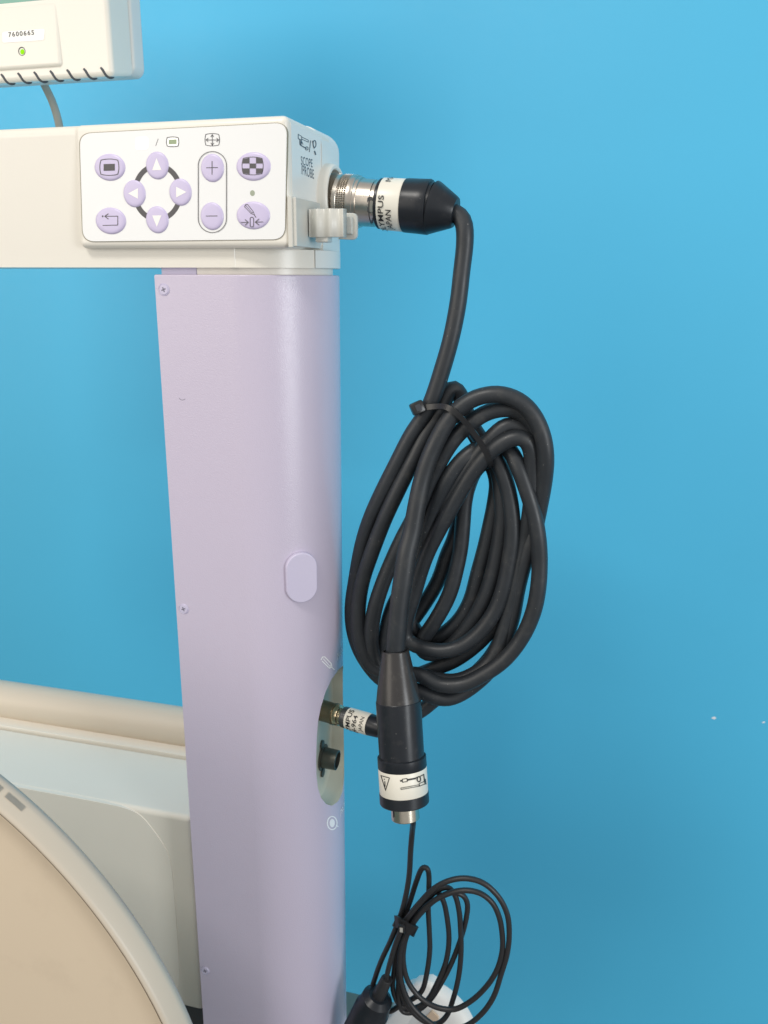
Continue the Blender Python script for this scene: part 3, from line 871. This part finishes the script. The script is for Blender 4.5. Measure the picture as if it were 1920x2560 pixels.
# third turn
path += [ra(*q) for q in [(955, 775, .1), (850, 950, .2), (740, 1150, .3), (655, 1320, .4)]]
path += [rb(*q) for q in [(600, 240, .5), (550, 420, .6), (495, 600, .7), (490, 700, .8), (545, 745, .7), (640, 778, .5), (750, 795, .5), (870, 770, .7), (980, 700, .8), (1080, 595, .9), (1155, 470, 1.0),
                          (1205, 320, 1.0), (1238, 150, 1.0)]]
path += [ra(*q) for q in [(1262, 1200, 1.0), (1255, 1020, 1.0), (1225, 850, 1.0), (1175, 710, 1.0), (1100, 590, 1.3), (1000, 460, 1.6), (930, 320, 1.5), (898, 220, 1.3), (866, 152, 1.1), (822, 136, .9),
                          (784, 210, .7), (735, 330, .4)]]
# fourth turn
path += [ra(*q) for q in [(650, 460, .2), (560, 640, 0), (455, 850, -.1), (365, 1040, -.1), (300, 1200, 0)]]
path += [rb(*q) for q in [(245, 120, 0), (190, 290, 0), (160, 470, 0), (160, 650, -.1), (195, 800, -.1), (260, 910, 0), (360, 960, .1), (480, 960, .1), (600, 960, 0), (720, 1030, 0), (900, 1035, .1), (1050, 965, .3),
                          (1190, 870, .5), (1320, 715, .6), (1410, 520, .6), (1450, 310, .6), (1456, 110, .6)]]
path += [ra(*q) for q in [(1448, 1230, .5), (1420, 1060, .5), (1360, 860, .5), (1300, 700, .6), (1230, 570, 1.0), (1140, 560, 1.3), (1040, 640, 1.4), (965, 770, 1.5), (920, 950, 1.5), (905, 1130, 1.5), (890, 1290, 1.5)]]
path += [rb(*q) for q in [(865, 190, 1.4), (810, 390, 1.3), (715, 570, 1.2), (640, 680, 1.3), (600, 760, 1.6), (650, 820, 1.8), (770, 790, 1.9), (880, 700, 1.7), (965, 590, 1.6), (1050, 440, 1.5), (1110, 280, 1.5), (1150, 100, 1.5)]]
path += [ra(*q) for q in [(1175, 1190, 1.5), (1190, 1050, 1.5), (1180, 900, 1.5), (1165, 770, 1.5), (1120, 640, 1.4), (1060, 560, .9), (985, 590, .4), (880, 680, .1), (785, 820, .0), (700, 990, .3), (640, 1180, .6)]]
# fifth turn, ends in the hanging connector
path += [rb(*q) for q in [(590, 150, .8), (480, 340, .9), (395, 510, .9), (350, 700, .9), (340, 850, 1.0), (410, 960, 1.3), (540, 975, 1.6), (700, 920, 1.8), (840, 865, 1.9), (990, 760, 1.8), (1130, 610, 1.7), (1230, 420, 1.7), (1310, 190, 1.6)]]
path += [ra(*q) for q in [(1400, 1230, 1.4), (1455, 1000, 1.0), (1490, 800, .6), (1500, 630, .2), (1475, 470, 0), (1410, 330, -.1), (1310, 232, -.2), (1190, 188, -.3), (1080, 190, -.4), (960, 228, -.5), (865, 300, -.6),
                          (785, 400, -.7), (715, 530, -.8), (655, 670, -.9), (612, 820, -1.0), (575, 1000, -1.2), (540, 1200, -1.4)]]
path += [rb(*q) for q in [(515, 50, -1.6), (485, 250, -1.9), (455, 450, -2.1), (437, 650, -2.2)]] + [HT, HT + HA * 0.01]
bm = bmesh.new(); tube(bm, spline(path, 0.003), lambda t: 0.0057 + 0.00009 * math.sin(t * 310) * math.sin(t * 97 + 1) + 0.0012 * min(1, max(0, (t - 0.945) / 0.03)), n=18)
obj('cable', bm, 'rubber', scope_cable, angle=60)

# cable tie round the bundle
tie = thing('cable_tie', tuple(ra(800, 290, -1.2)), 'black nylon cable tie round the top of the thick coil', 'cable tie')
tp = [ra(*q) for q in [(600, 285, -.62), (660, 280, -.66), (735, 275, -.85), (800, 283, -1.2), (870, 330, -1.25), (960, 430, -1.0), (1040, 545, -.75), (1095, 650, -.45), (1108, 700, .2), (1075, 690, 1.2), (1000, 560, 2.0),
                       (880, 380, 2.0), (740, 270, 1.0), (640, 262, .3), (600, 285, -.5)]]
bm = bmesh.new(); tube(bm, spline(tp, 0.0015), 0, flat=(0.0019, 0.0006), axis=nrm(ra(560, 760) - ra(980, 440))); obj('strap', bm, 'tie', tie)
hc = ra(582, 284, -.75)
bm = bmesh.new(); rbox(bm, -0.0045, 0.0045, -0.0035, 0.0035, -0.0042, 0.0042, 0.0012, 2)
bmesh.ops.transform(bm, matrix=Matrix.Translation(Vector(hc)) @ Matrix.Rotation(math.radians(-25), 4, 'Y') @ Matrix.Rotation(math.radians(25), 4, 'Z'), verts=bm.verts)
hd = obj('lock_head', bm, 'tie', tie)
bm = bmesh.new(); rbox(bm, -0.0018, 0.0018, -0.0040, -0.0034, -0.0022, 0.0022)
bmesh.ops.transform(bm, matrix=Matrix.Translation(Vector(hc)) @ Matrix.Rotation(math.radians(-25), 4, 'Y') @ Matrix.Rotation(math.radians(25), 4, 'Z'), verts=bm.verts)
obj('head_slot', bm, 'dark', hd)

# ================================================================== marker cable with its bronze plug in the recess
mk = thing('marker_cable', tuple(at(870, 1790, x=XFLOOR + 0.01)), 'black cable whose bronze plug sits in the oval recess of the lilac post', 'cable')
KA = at(*c3(190, 775), x=XFLOOR); KB = at(*c3(780, 950), y=KA[1] - 0.012)
KX = nrm(KB - KA); KL = np.linalg.norm(KB - KA) / (780 - 190.0)
dep = float((ROT.T @ ((KA + KB) / 2 - CAM))[2] * -1); KW = dep / F_PX / 4.425
def plug(segs, nm, m):
    b = bmesh.new(); lathe(b, KA, KX, [((x - 190) * KL, r * KW) for x, r in segs], n=48); return obj(nm, b, m, mk, angle=28)
plug([(160, 0), (160, 118), (330, 116), (332, 122), (356, 122), (358, 0)], 'plug_barrel', 'bronze')
plug([(356, 0), (356, 112), (372, 118), (410, 112), (416, 98), (450, 98), (452, 0)], 'plug_neck', 'brass')
plug([(446, 0), (446, 112), (452, 116), (505, 117), (507, 0)], 'plug_ring', 'steel_dark')
mb = plug([(503, 0), (503, 119), (735, 121), (736, 0)], 'label_band', 'band')
plug([(730, 0), (730, 116), (760, 117), (830, 112), (930, 90), (932, 0)], 'plug_boot', 'plug_black')
toc = CAM - KA; NV2 = nrm(toc - KX * toc.dot(KX)); BV2 = np.cross(KX, NV2)
if BV2[2] < 0: BV2 = -BV2
RK = 121 * KW + 0.0003
KS2 = lambda x: (x - 190) * KL
for tx, xb, a0, aw, hh, bo in (('OLYMPUS', 575, -125, 175, 48, 0.012), ('MH-964', 640, -112, 135, 46, 0.01), ('JAPAN', 708, -52, 78, 38, 0.0)):
    text_obj('band_lettering', tx, wrap(xb, math.radians(a0), KA, KX, NV2, BV2, RK, KS2), 'ink_black', mb, bold=bo, width=math.radians(aw) * RK, height=hh * KL, cut=0.2)
mp_ = [KA + KX * KS2(880), KA + KX * KS2(990)] + [rb(*q) for q in [(520, 1270, 1.0), (620, 1215, 1.5), (720, 1130, 1.8), (850, 1050, 1.9), (1000, 950, 2.0), (1130, 800, 2.1), (1220, 600, 2.1), (1290, 380, 2.0), (1340, 150, 1.8)]]
mp_ += [ra(*q) for q in [(1380, 1150, 1.6), (1420, 900, 1.4), (1430, 680, 1.2), (1400, 510, 1.0), (1320, 420, .8), (1220, 405, .6), (1130, 480, .4), (1040, 580, .3), (930, 720, .3), (815, 890, .4), (715, 1080, .7)]]
mp_ += [rb(*q) for q in [(610, 40, 1.0), (545, 260, 1.3), (525, 460, 1.5), (560, 640, 1.8), (660, 715, 2.0), (790, 655, 2.0), (890, 560, 2.0), (962, 430, 2.0), (1010, 250, 2.0), (1060, 70, 2.0)]]
mp_ += [ra(*q) for q in [(1100, 1130, 2.0), (1138, 940, 2.0), (1148, 790, 1.9), (1090, 660, 2.0), (1000, 720, 2.0), (935, 880, 2.0), (885, 1080, 2.0), (835, 1250, 2.0)]]
mp_ += [rb(*q) for q in [(800, 90, 2.0), (735, 280, 2.0), (650, 430, 2.0), (560, 560, 1.9), (470, 680, 1.7), (450, 820, 1.6), (440, 900, 1.5)]]
bm = bmesh.new(); tube(bm, spline(mp_, 0.003), 0.0056, n=18); obj('cable', bm, 'rubber', mk, angle=60)

# ================================================================== thin cable coil hanging below
TY = 0.545; TD = 0.0041
rt = lambda x, y, d=0.0: at(820 + x * 0.3134, 2060 + y * 0.3134, y=TY + d * TD)
thin = thing('thin_cable', tuple(rt(600, 830)), 'thin black probe cable coiled below the hanging connector', 'cable')
exitp = HT + HA * Hs(1880) + np.array([0.0045, 0, 0])
tpth = [exitp, at(1032, 2050, y=exitp[1])] + [rt(*q) for q in [(672, 60, -4), (660, 200, -3), (645, 430, -1.5), (605, 640, -.5), (560, 780, 0), (500, 930, 0), (425, 1090, .3), (375, 1230, .5), (350, 1330, .6), (370, 1440, .8), (470, 1500, 1.0),
          (600, 1430, 1.2), (700, 1380, 1.3)]]
# rear narrow loop
tpth += [rt(*q) for q in [(750, 1330, 1.4), (790, 1180, 1.4), (812, 1000, 1.4), (808, 850, 1.4), (800, 680, 1.4), (805, 500, 1.5), (805, 400, 1.6), (790, 345, 1.6), (755, 345, 1.6), (715, 430, 1.2), (660, 600, .8), (600, 780, .4)]]
# vertical strand 2
tpth += [rt(*q) for q in [(560, 950, .4), (530, 1150, .6), (520, 1330, .8), (580, 1450, 1.0), (680, 1470, 1.2), (780, 1420, 1.6), (870, 1270, 1.8), (940, 1100, 1.8), (965, 930, 1.8), (952, 760, 1.6), (915, 600, 1.4), (860, 530, 1.2), (790, 590, .8), (700, 690, .3), (630, 790, .1)]]
# vertical strand 3
tpth += [rt(*q) for q in [(585, 950, .2), (560, 1150, .3), (575, 1330, .3), (650, 1470, .4), (760, 1570, .6), (860, 1600, 1.0), (940, 1540, 1.4), (1000, 1390, 1.4), (1045, 1200, 1.4), (1062, 1000, 1.4), (1058, 850, 1.3), (1045, 690, 1.1), (1010, 560, .9), (960, 500, .8),
                          (890, 520, .6), (790, 600, .2), (710, 700, -.2), (650, 800, -.3)]]
# vertical strand 4
tpth += [rt(*q) for q in [(600, 950, -.2), (580, 1150, 0), (560, 1330, .5), (600, 1500, 1.0), (690, 1500, 1.4), (800, 1420, 2.0), (930, 1220, 2.2), (1010, 1050, 2.2), (1070, 880, 2.2), (1105, 740, 2.0), (1112, 630, 1.8), (1075, 565, 1.4), (980, 545, .6), (870, 595, -.2), (760, 690, -.5), (680, 790, -.6)]]
# large loop, inner then outer
tpth += [rt(*q) for q in [(625, 900, -.6), (600, 1080, -.6), (640, 1260, -.6), (740, 1390, -.5), (860, 1460, -.3), (1000, 1480, -.2), (1130, 1420, 0), (1260, 1300, .2), (1345, 1170, .3), (1390, 1010, .3), (1390, 880, .2), (1365, 740, 0), (1305, 620, -.2), (1200, 545, -.4),
                          (1060, 530, -.6), (900, 580, -.8), (780, 660, -1.0), (690, 770, -1.1)]]
tpth += [rt(*q) for q in [(610, 900, -1.0), (575, 1080, -1.0), (590, 1280, -1.0), (660, 1440, -.9), (780, 1560, -.8), (920, 1640, -.6), (1080, 1620, -.3), (1220, 1520, 0), (1320, 1380, .2), (1380, 1200, .4), (1430, 1030, .3), (1446, 880, .2), (1430, 720, 0), (1360, 580, -.3),
                          (1240, 470, -.6), (1100, 432, -.9), (970, 450, -1.2), (850, 510, -1.4), (730, 630, -1.5), (620, 770, -1.5), (560, 900, -1.3), (505, 1070, -1.2), (470, 1210, -1.2)]]
sr_top = rt(470, 1235, -1.2); sr_bot = rt(350, 1480, -1.2); sr_a = nrm(sr_bot - sr_top)
tpth += [sr_top, sr_top + sr_a * 0.01]
bm = bmesh.new(); tube(bm, spline(tpth, 0.002), 0.00215, n=12); obj('cable', bm, 'thin', thin, angle=60)
bm = bmesh.new(); lathe(bm, sr_top, sr_a, [(-0.0005, 0), (-0.0005, 0.0042), (0.0005, 0.0048), (0.021, 0.0056), (0.021, 0)], n=32); obj('strain_relief', bm, 'thin', thin)
bm = bmesh.new(); lathe(bm, sr_top, sr_a, [(0.0195, 0), (0.0195, 0.0085), (0.023, 0.0128), (0.034, 0.0138), (0.036, 0.0150), (0.070, 0.0155), (0.070, 0)], n=48); obj('connector_body', bm, 'plug_black', thin)
tie2 = thing('cable_tie', tuple(rt(610, 820, -2)), 'small black tie band gripping the thin lower coil', 'cable tie')
tc_ = [rt(*q) for q in [(535, 775, -1.5), (580, 790, -2.5), (640, 830, -2.6), (690, 855, -1.8), (690, 850, .5), (640, 815, 2.0), (560, 775, 1.0), (535, 770, -.6), (535, 775, -1.5)]]
bm = bmesh.new(); tube(bm, spline(tc_, 0.001), 0, flat=(0.0042, 0.0006), axis=nrm(rt(520, 960) - rt(640, 680))); obj('strap', bm, 'tie', tie2)
bm = bmesh.new(); hc = rt(590, 830, -2.8); rbox(bm, hc[0] - 0.003, hc[0] + 0.003, hc[1] - 0.002, hc[1] + 0.002, hc[2] - 0.0035, hc[2] + 0.0035, 0.001, 2); hd = obj('lock_head', bm, 'tie', tie2)
bm = bmesh.new(); rbox(bm, hc[0] - 0.0012, hc[0] + 0.0012, hc[1] - 0.0024, hc[1] - 0.0019, hc[2] - 0.002, hc[2] + 0.002); obj('head_slot', bm, 'clip_grey', hd)  # pale grey slot face, a small glint painted on the lock head

# ================================================================== monitor, top left
MY = 0.575
r1 = lambda x, y: (x / 3.456, y / 3.456)
mz0 = at(*r1(700, 668), y=MY)[2]; mxr = at(*r1(1127, 400), y=MY + 0.026)[0]
MH = at(50, 5.5, y=MY)[2] - mz0
mon = thing('monitor', (mxr - 0.1, MY, mz0), 'ivory monitor corner with serial number sticker and lit green lamp', 'monitor')
def rounded_side(y0, y1, x0, x1, z0, z1, rf, rb_, n=10):
    """front corner rounded by rf, seen from above"""
    pts = [(x0, y0)]
    for k in range(n + 1):
        a = math.radians(90 * k / n); pts.append((x1 - rf + rf * math.sin(a), y0 + rf - rf * math.cos(a)))
    pts += [(x1, y1), (x0, y1)]
    return [(x, y, z0) for x, y in pts]
bm = bmesh.new(); prism(bm, rounded_side(MY, MY + 0.026, -0.62, mxr, mz0, 0, 0.0034, 0), (0, 0, MH), bev=0.0055, seg=6, bev_end=False)
for q in bm.verts: q.co.z += max(0, q.co.y - MY - 0.011) * 0.30 * max(0, 1 - (q.co.z - mz0) / MH)
bez = obj('bezel', bm, 'monitor', mon, wn=True)
# upper part of the bezel carries on beside the screen
zs = at(*r1(0, 40), y=MY)[2]
bm = bmesh.new(); prism(bm, rounded_side(MY + 0.00004, MY + 0.026, -0.36, mxr, mz0 + MH, 0, 0.0034, 0), (0, 0, 0.30)); obj('bezel_side', bm, 'monitor', mon)
# raised part with sticker
xr_ = at(*r1(512, 450), y=MY - 0.003)[0]; zr_ = at(*r1(250, 585), y=MY - 0.003)[2]
bm = bmesh.new(); rbox(bm, -0.61, xr_, MY - 0.0022, MY + 0.01, zr_, mz0 + MH - 0.0005, 0.0028, 5, sel=lambda c: c.y < MY + 0.005)
obj('bezel_step', (lambda b: ([setattr(q.co, 'y', q.co.y + 0.0022 * max(0, (q.co.z - zr_) / (mz0 + MH - zr_)) ** 1.3) for q in b.verts if q.co.y < MY + 0.005], b)[1])(bm), 'monitor', mon, wn=True)
bm = bmesh.new(); rbox(bm, -0.62, -0.36, MY + 0.006, MY + 0.010, mz0 + MH, mz0 + 0.34); obj('screen', bm, 'screen', mon)
zq = mz0 + 0.0058; xq = mxr + 0.0012; rq = 0.007
sp_ = [(-0.62, zq)] + [(xq - rq + rq * math.sin(a), zq + rq - rq * math.cos(a)) for a in np.linspace(0, math.pi / 2, 9)] + [(xq, zq + 0.35), (-0.62, zq + 0.35)]
bm = bmesh.new(); prism(bm, [(x, MY + 0.0268, z) for x, z in sp_], (0, 0.0165, 0), bev=0.003, seg=3)
shell = obj('rear_shell', bm, 'monitor_back', mon, wn=True)
bm = bmesh.new(); rbox(bm, -0.62, mxr - 0.0006, MY + 0.020, MY + 0.030, mz0 + 0.0075, mz0 + 0.35, 0.004, 3); obj('shell_seam', bm, 'seam', mon)
# vent slots round the lower edge
for i, x in enumerate((-150, 0, 145, 285, 425, 570, 715, 862)):
    yy = 618 - 0.0 if i == 7 else 618 + (7 - i) * 6
    a_ = at(*r1(x + 10, yy - 8), y=MY - 0.0002); b_ = at(*r1(x + 62, yy + 40), y=MY - 0.0002)
    b = bmesh.new()
    p3 = [(a_[0], MY - 0.0002, mz0 + 0.0053), (a_[0] + 0.0016, MY + 0.0001, mz0 + 0.0036), (a_[0] + 0.0028, MY + 0.0017, mz0 + 0.0011), (a_[0] + 0.0034, MY + 0.0052, mz0 + 0.0002), (a_[0] + 0.0034, MY + 0.0085, mz0 + 0.0014)]
    tube(b, spline([np.array(q) for q in p3], 0.0010), lambda t: 0.0007 + 0.0008 * min(1, t * 2), n=10)
    obj('vent_slot', b, 'vent', mon)
# sticker and number
YS = MY - 0.0024
ys = lambda z, o: MY - 0.0022 + 0.0022 * max(0.0, (z - zr_) / (mz0 + MH - zr_)) - o
def onstep(u, v, o):
    p = at(u, v, y=YS); return np.array([p[0], ys(p[2], o), p[2]])
bm = bmesh.new(); prism(bm, [onstep(u, v, 0.0003) for u, v in round_quad([r1(8, 272), r1(378, 244), r1(372, 345), r1(14, 368)], 6)], (0, 0.0003, 0)); stk = obj('number_sticker', bm, 'sticker', mon)
a_, b_ = onstep(*r1(67, 316), 0.0005), onstep(*r1(288, 296), 0.0005); dv = b_ - a_; wd = np.linalg.norm(dv); dv /= wd
text_obj('serial_number', '7600665', lambda x, y: a_ + dv * x + np.array([0, ys(a_[2] + y, 0.0005) - ys(a_[2], 0.0005), y]), 'ink', stk, width=wd, height=0.0030, bold=0.012, spacing=1.25)
lc = onstep(*r1(184, 442), 0.0001)
bm = bmesh.new(); lathe(bm, lc, (0, 1, 0), [(-0.0001, 0.0029), (-0.0004, 0.0027), (0.0, 0.0024), (0.0012, 0.0023)], n=28, cap0=False, cap1=False); lr = obj('lamp_ring', bm, 'dark', mon)
bm = bmesh.new(); lathe(bm, lc + np.array([0.0003, 0, -0.0004]), (0, 1, 0), [(-0.0006, 0), (-0.0005, 0.0012), (0.0002, 0.0020), (0.001, 0.0020)], n=20, cap0=False, cap1=False); obj('green_lamp', bm, 'led_on', mon)

# grey cord from the monitor down behind the arm
bm = bmesh.new(); YCB = 0.628
tube(bm, spline([at(u, v, y=YCB) for u, v in ((88, 150), (103, 200), (122, 232), (136, 265), (147, 305), (154, 345), (158, 420))], 0.004), 0.0030, n=14)
cd = obj('grey_cord', bm, 'grey_cord'); tag(cd, 'grey cord running from the monitor down behind the white arm', 'cord')

# ================================================================== light grey housing left of the post
BY = 0.53
bz1 = at(475, 2045, y=BY)[2]; bxr = at(477, 2047, y=BY)[0]; bz0 = at(500, 2528, y=BY)[2]
gy = at(463, 1893, z=bz1)[1]; by_ = at(460, 1870, z=bz1)[1]
hs = thing('instrument_housing', (bxr - 0.2, BY, bz0), 'light grey instrument housing standing left of the lilac post', 'equipment housing')
bm = bmesh.new(); rbox(bm, -0.64, bxr, BY, gy - 0.0012, bz0, bz1, 0.0045, 4); obj('front_shell', bm, 'housing', hs, wn=True)
bm = bmesh.new(); rbox(bm, -0.64, bxr - 0.0005, gy + 0.0008, by_ + 0.05, bz0, bz1 + 0.0012, 0.0015, 2); obj('rear_shell', bm, 'housing', hs, wn=True)
bm = bmesh.new(); rbox(bm, -0.63, bxr - 0.003, gy - 0.004, gy + 0.004, bz0 + 0.01, bz1 - 0.004); obj('shell_seam', bm, 'seam', hs)
px_ = [(-260, 1985), (250, 2007), (298, 2017), (345, 2036), (382, 2074), (414, 2122), (425, 2150), (433, 2210), (441, 2308), (447, 2405), (446, 2461), (434, 2486), (410, 2500), (-260, 2420)]
q_ = [at(u, v, y=BY - 0.0006) for u, v in px_[2:12]]
q_[0][2] = bz1 - 0.0010; q_[1][2] = bz1 - 0.0042
q_ = [np.array([-0.63, BY - 0.0006, bz1 - 0.0004]), np.array([q_[0][0] - 0.02, BY - 0.0006, bz1 - 0.0004])] + spline(q_, 0.003) + [at(405, 2505, y=BY - 0.0006), np.array([-0.63, BY - 0.0006, bz0 + 0.012])]
bm = bmesh.new(); prism(bm, q_, (0, 0.006, 0), bev=0.0005, seg=2, bev_end=False); obj('front_panel', bm, 'housing', hs, wn=True)
# beige rail behind
d0, d1 = ray(0, 1699), ray(0, 1796)
g0, g1 = math.atan2(-d0[2], d0[1]), math.atan2(-d1[2], d1[1])
gm, RD = (g0 + g1) / 2, (by_ + 0.016) / math.cos((g0 + g1) / 2); rr_ = RD * math.sin((g1 - g0) / 2)
bm = bmesh.new(); lathe(bm, (-0.64, RD * math.cos(gm), CAM[2] - RD * math.sin(gm)), (1, 0, 0), [(0, rr_), (0.64 - 0.3000, rr_)], n=48)
rl = tag(obj('rail', bm, 'bar'), 'blurred beige round rail lying behind the grey housing', 'rail')

# ================================================================== round beige dish, lower left foreground
DY = 0.330
dp = np.array([at(u, v, y=0.338) for u, v in [(0, 1955), (75, 2022), (150, 2095), (264, 2230), (340, 2322), (411, 2440), (460, 2545)]])
A_ = np.c_[2 * dp[:, 0], 2 * dp[:, 2], np.ones(len(dp))]; sol = np.linalg.lstsq(A_, dp[:, 0] ** 2 + dp[:, 2] ** 2, rcond=None)[0]
DR = math.sqrt(sol[2] + sol[0] ** 2 + sol[1] ** 2); DC = np.array([sol[0], 0.0, sol[1]])
dish = thing('dish_antenna', (DC[0], DY, DC[2]), 'large beige round dish with raised rim in the lower left foreground', 'dish')
bm = bmesh.new(); lathe(bm, DC, (0, 1, 0), [(DY + 0.018, DR - 0.012), (DY + 0.016, DR - 0.004), (DY + 0.0115, DR - 0.0006), (DY + 0.0090, DR), (DY + 0.0074, DR - 0.0003), (DY + 0.0006, DR - 0.0034),
      (DY - 0.0006, DR - 0.0040), (DY - 0.0013, DR - 0.0050), (DY - 0.0015, DR - 0.0058), (DY - 0.0012, DR - 0.0067), (DY - 0.0002, DR - 0.0072), (DY + 0.0030, DR - 0.0073), (DY + 0.0030, DR - 0.04)], n=360, cap0=False, cap1=False)
rim = obj('rim', bm, 'dish_rim', dish, angle=50)
bm = bmesh.new(); lathe(bm, DC, (0, 1, 0), [(DY + 0.0029, DR - 0.00725), (DY - 0.0007, DR - 0.0073), (DY - 0.0007, DR - 0.0079), (DY + 0.0029, DR - 0.0080)], n=360, cap0=False, cap1=False); obj('gap_shade_ring', bm, 'gap_shade_ring', rim, angle=50)  # dark brown ring added to paint the shade in the rim gap
bm = bmesh.new(); lathe(bm, DC, (0, 1, 0), [(DY + 0.0030, DR - 0.0078), (DY - 0.0002, DR - 0.0079), (DY - 0.0006, DR - 0.0084), (DY + 0.0010, DR - 0.0130), (DY + 0.0020, DR - 0.0180), (DY + 0.0018, DR - 0.0230), (DY + 0.0002, DR - 0.032), (DY - 0.005, DR - 0.060), (DY - 0.011, DR - 0.11),
      (DY - 0.016, DR * 0.4), (DY - 0.018, 0)], n=360, cap0=False)
obj('dome', bm, 'dish', dish, angle=50)
for (u0, v0, u1, v1) in ((22, 1988, 62, 2023), (-30, 1940, 10, 1974)):
    a_, b_ = at(u0, v0, y=DY + 0.010), at(u1, v1, y=DY + 0.010)
    t0 = math.atan2(a_[2] - DC[2], a_[0] - DC[0]); t1 = math.atan2(b_[2] - DC[2], b_[0] - DC[0])
    b = bmesh.new(); grid = []
    for t in np.linspace(t0, t1, 12):
        grid.append([b.verts.new((DC[0] + (DR - o_) * math.cos(t), y_, DC[2] + (DR - o_) * math.sin(t))) for o_, y_ in ((-0.0002, DY + 0.0070), (0.0013, DY + 0.0042))])
    for g0, g1 in zip(grid, grid[1:]): b.faces.new((g0[0], g1[0], g1[1], g0[1]))
    bmesh.ops.solidify(b, geom=list(b.faces), thickness=0.0006)
    obj('rim_clip', b, 'clip_grey', dish)

# ================================================================== cart pieces at the bottom
sy = 0.61; s0 = at(866, 2474, y=sy + 0.11); s1 = at(968, 2500, y=sy)
sh = tag(obj('cart_shelf', rbox(bmesh.new(), -0.62, s1[0] + 0.012, sy, sy + 0.11, s0[2] - 0.06, s0[2], 0.004, 3), 'shelf', wn=True), 'grey green cart shelf seen low behind the lilac post', 'shelf')
dk = tag(obj('support_frame', rbox(bmesh.new(), -0.62, bxr + 0.006, 0.548, 0.64, bz0 - 0.10, bz0 - 0.006, 0.003, 2), 'shelf_dark', wn=True), 'dark grey cart frame just under the light grey housing', 'frame')
# white cover behind the thin coil
WY = 0.665
wc = thing('caster_cover', tuple(at(1060, 2560, y=WY)), 'white rounded plastic cover behind the thin cable coil', 'cover')
c_ = at(1084, 2562, y=WY); rw = np.linalg.norm(at(1084, 2468, y=WY) - c_)
bm = bmesh.new(); lathe(bm, c_, (0.25, 1, -0.1), [(-0.012, 0), (-0.0118, rw * 0.5), (-0.0105, rw * 0.75), (-0.008, rw * 0.88), (-0.004, rw * 0.97), (0.002, rw), (0.004, rw), (0.004, 0)], n=56); hubo = obj('round_cap', bm, 'white_cover', wc, angle=60)
lp = [(952, 2560), (985, 2520), (1012, 2480), (1035, 2460), (1068, 2457), (1090, 2470), (1085, 2620), (940, 2620)]
bm = bmesh.new(); prism(bm, [at(u, v, y=WY - 0.006) for u, v in lp], (0.003, 0.012, 0), bev=0.005, seg=4, bev_end=False); obj('side_lobe', bm, 'white_cover', wc, angle=60)
bm = bmesh.new(); prism(bm, [at(u, v, y=WY - 0.0135) for u, v in ((1062, 2545), (1080, 2528), (1096, 2545), (1090, 2575), (1060, 2575))], (0, 0.002, 0)); obj('tan_insert', bm, 'tan_patch', wc)
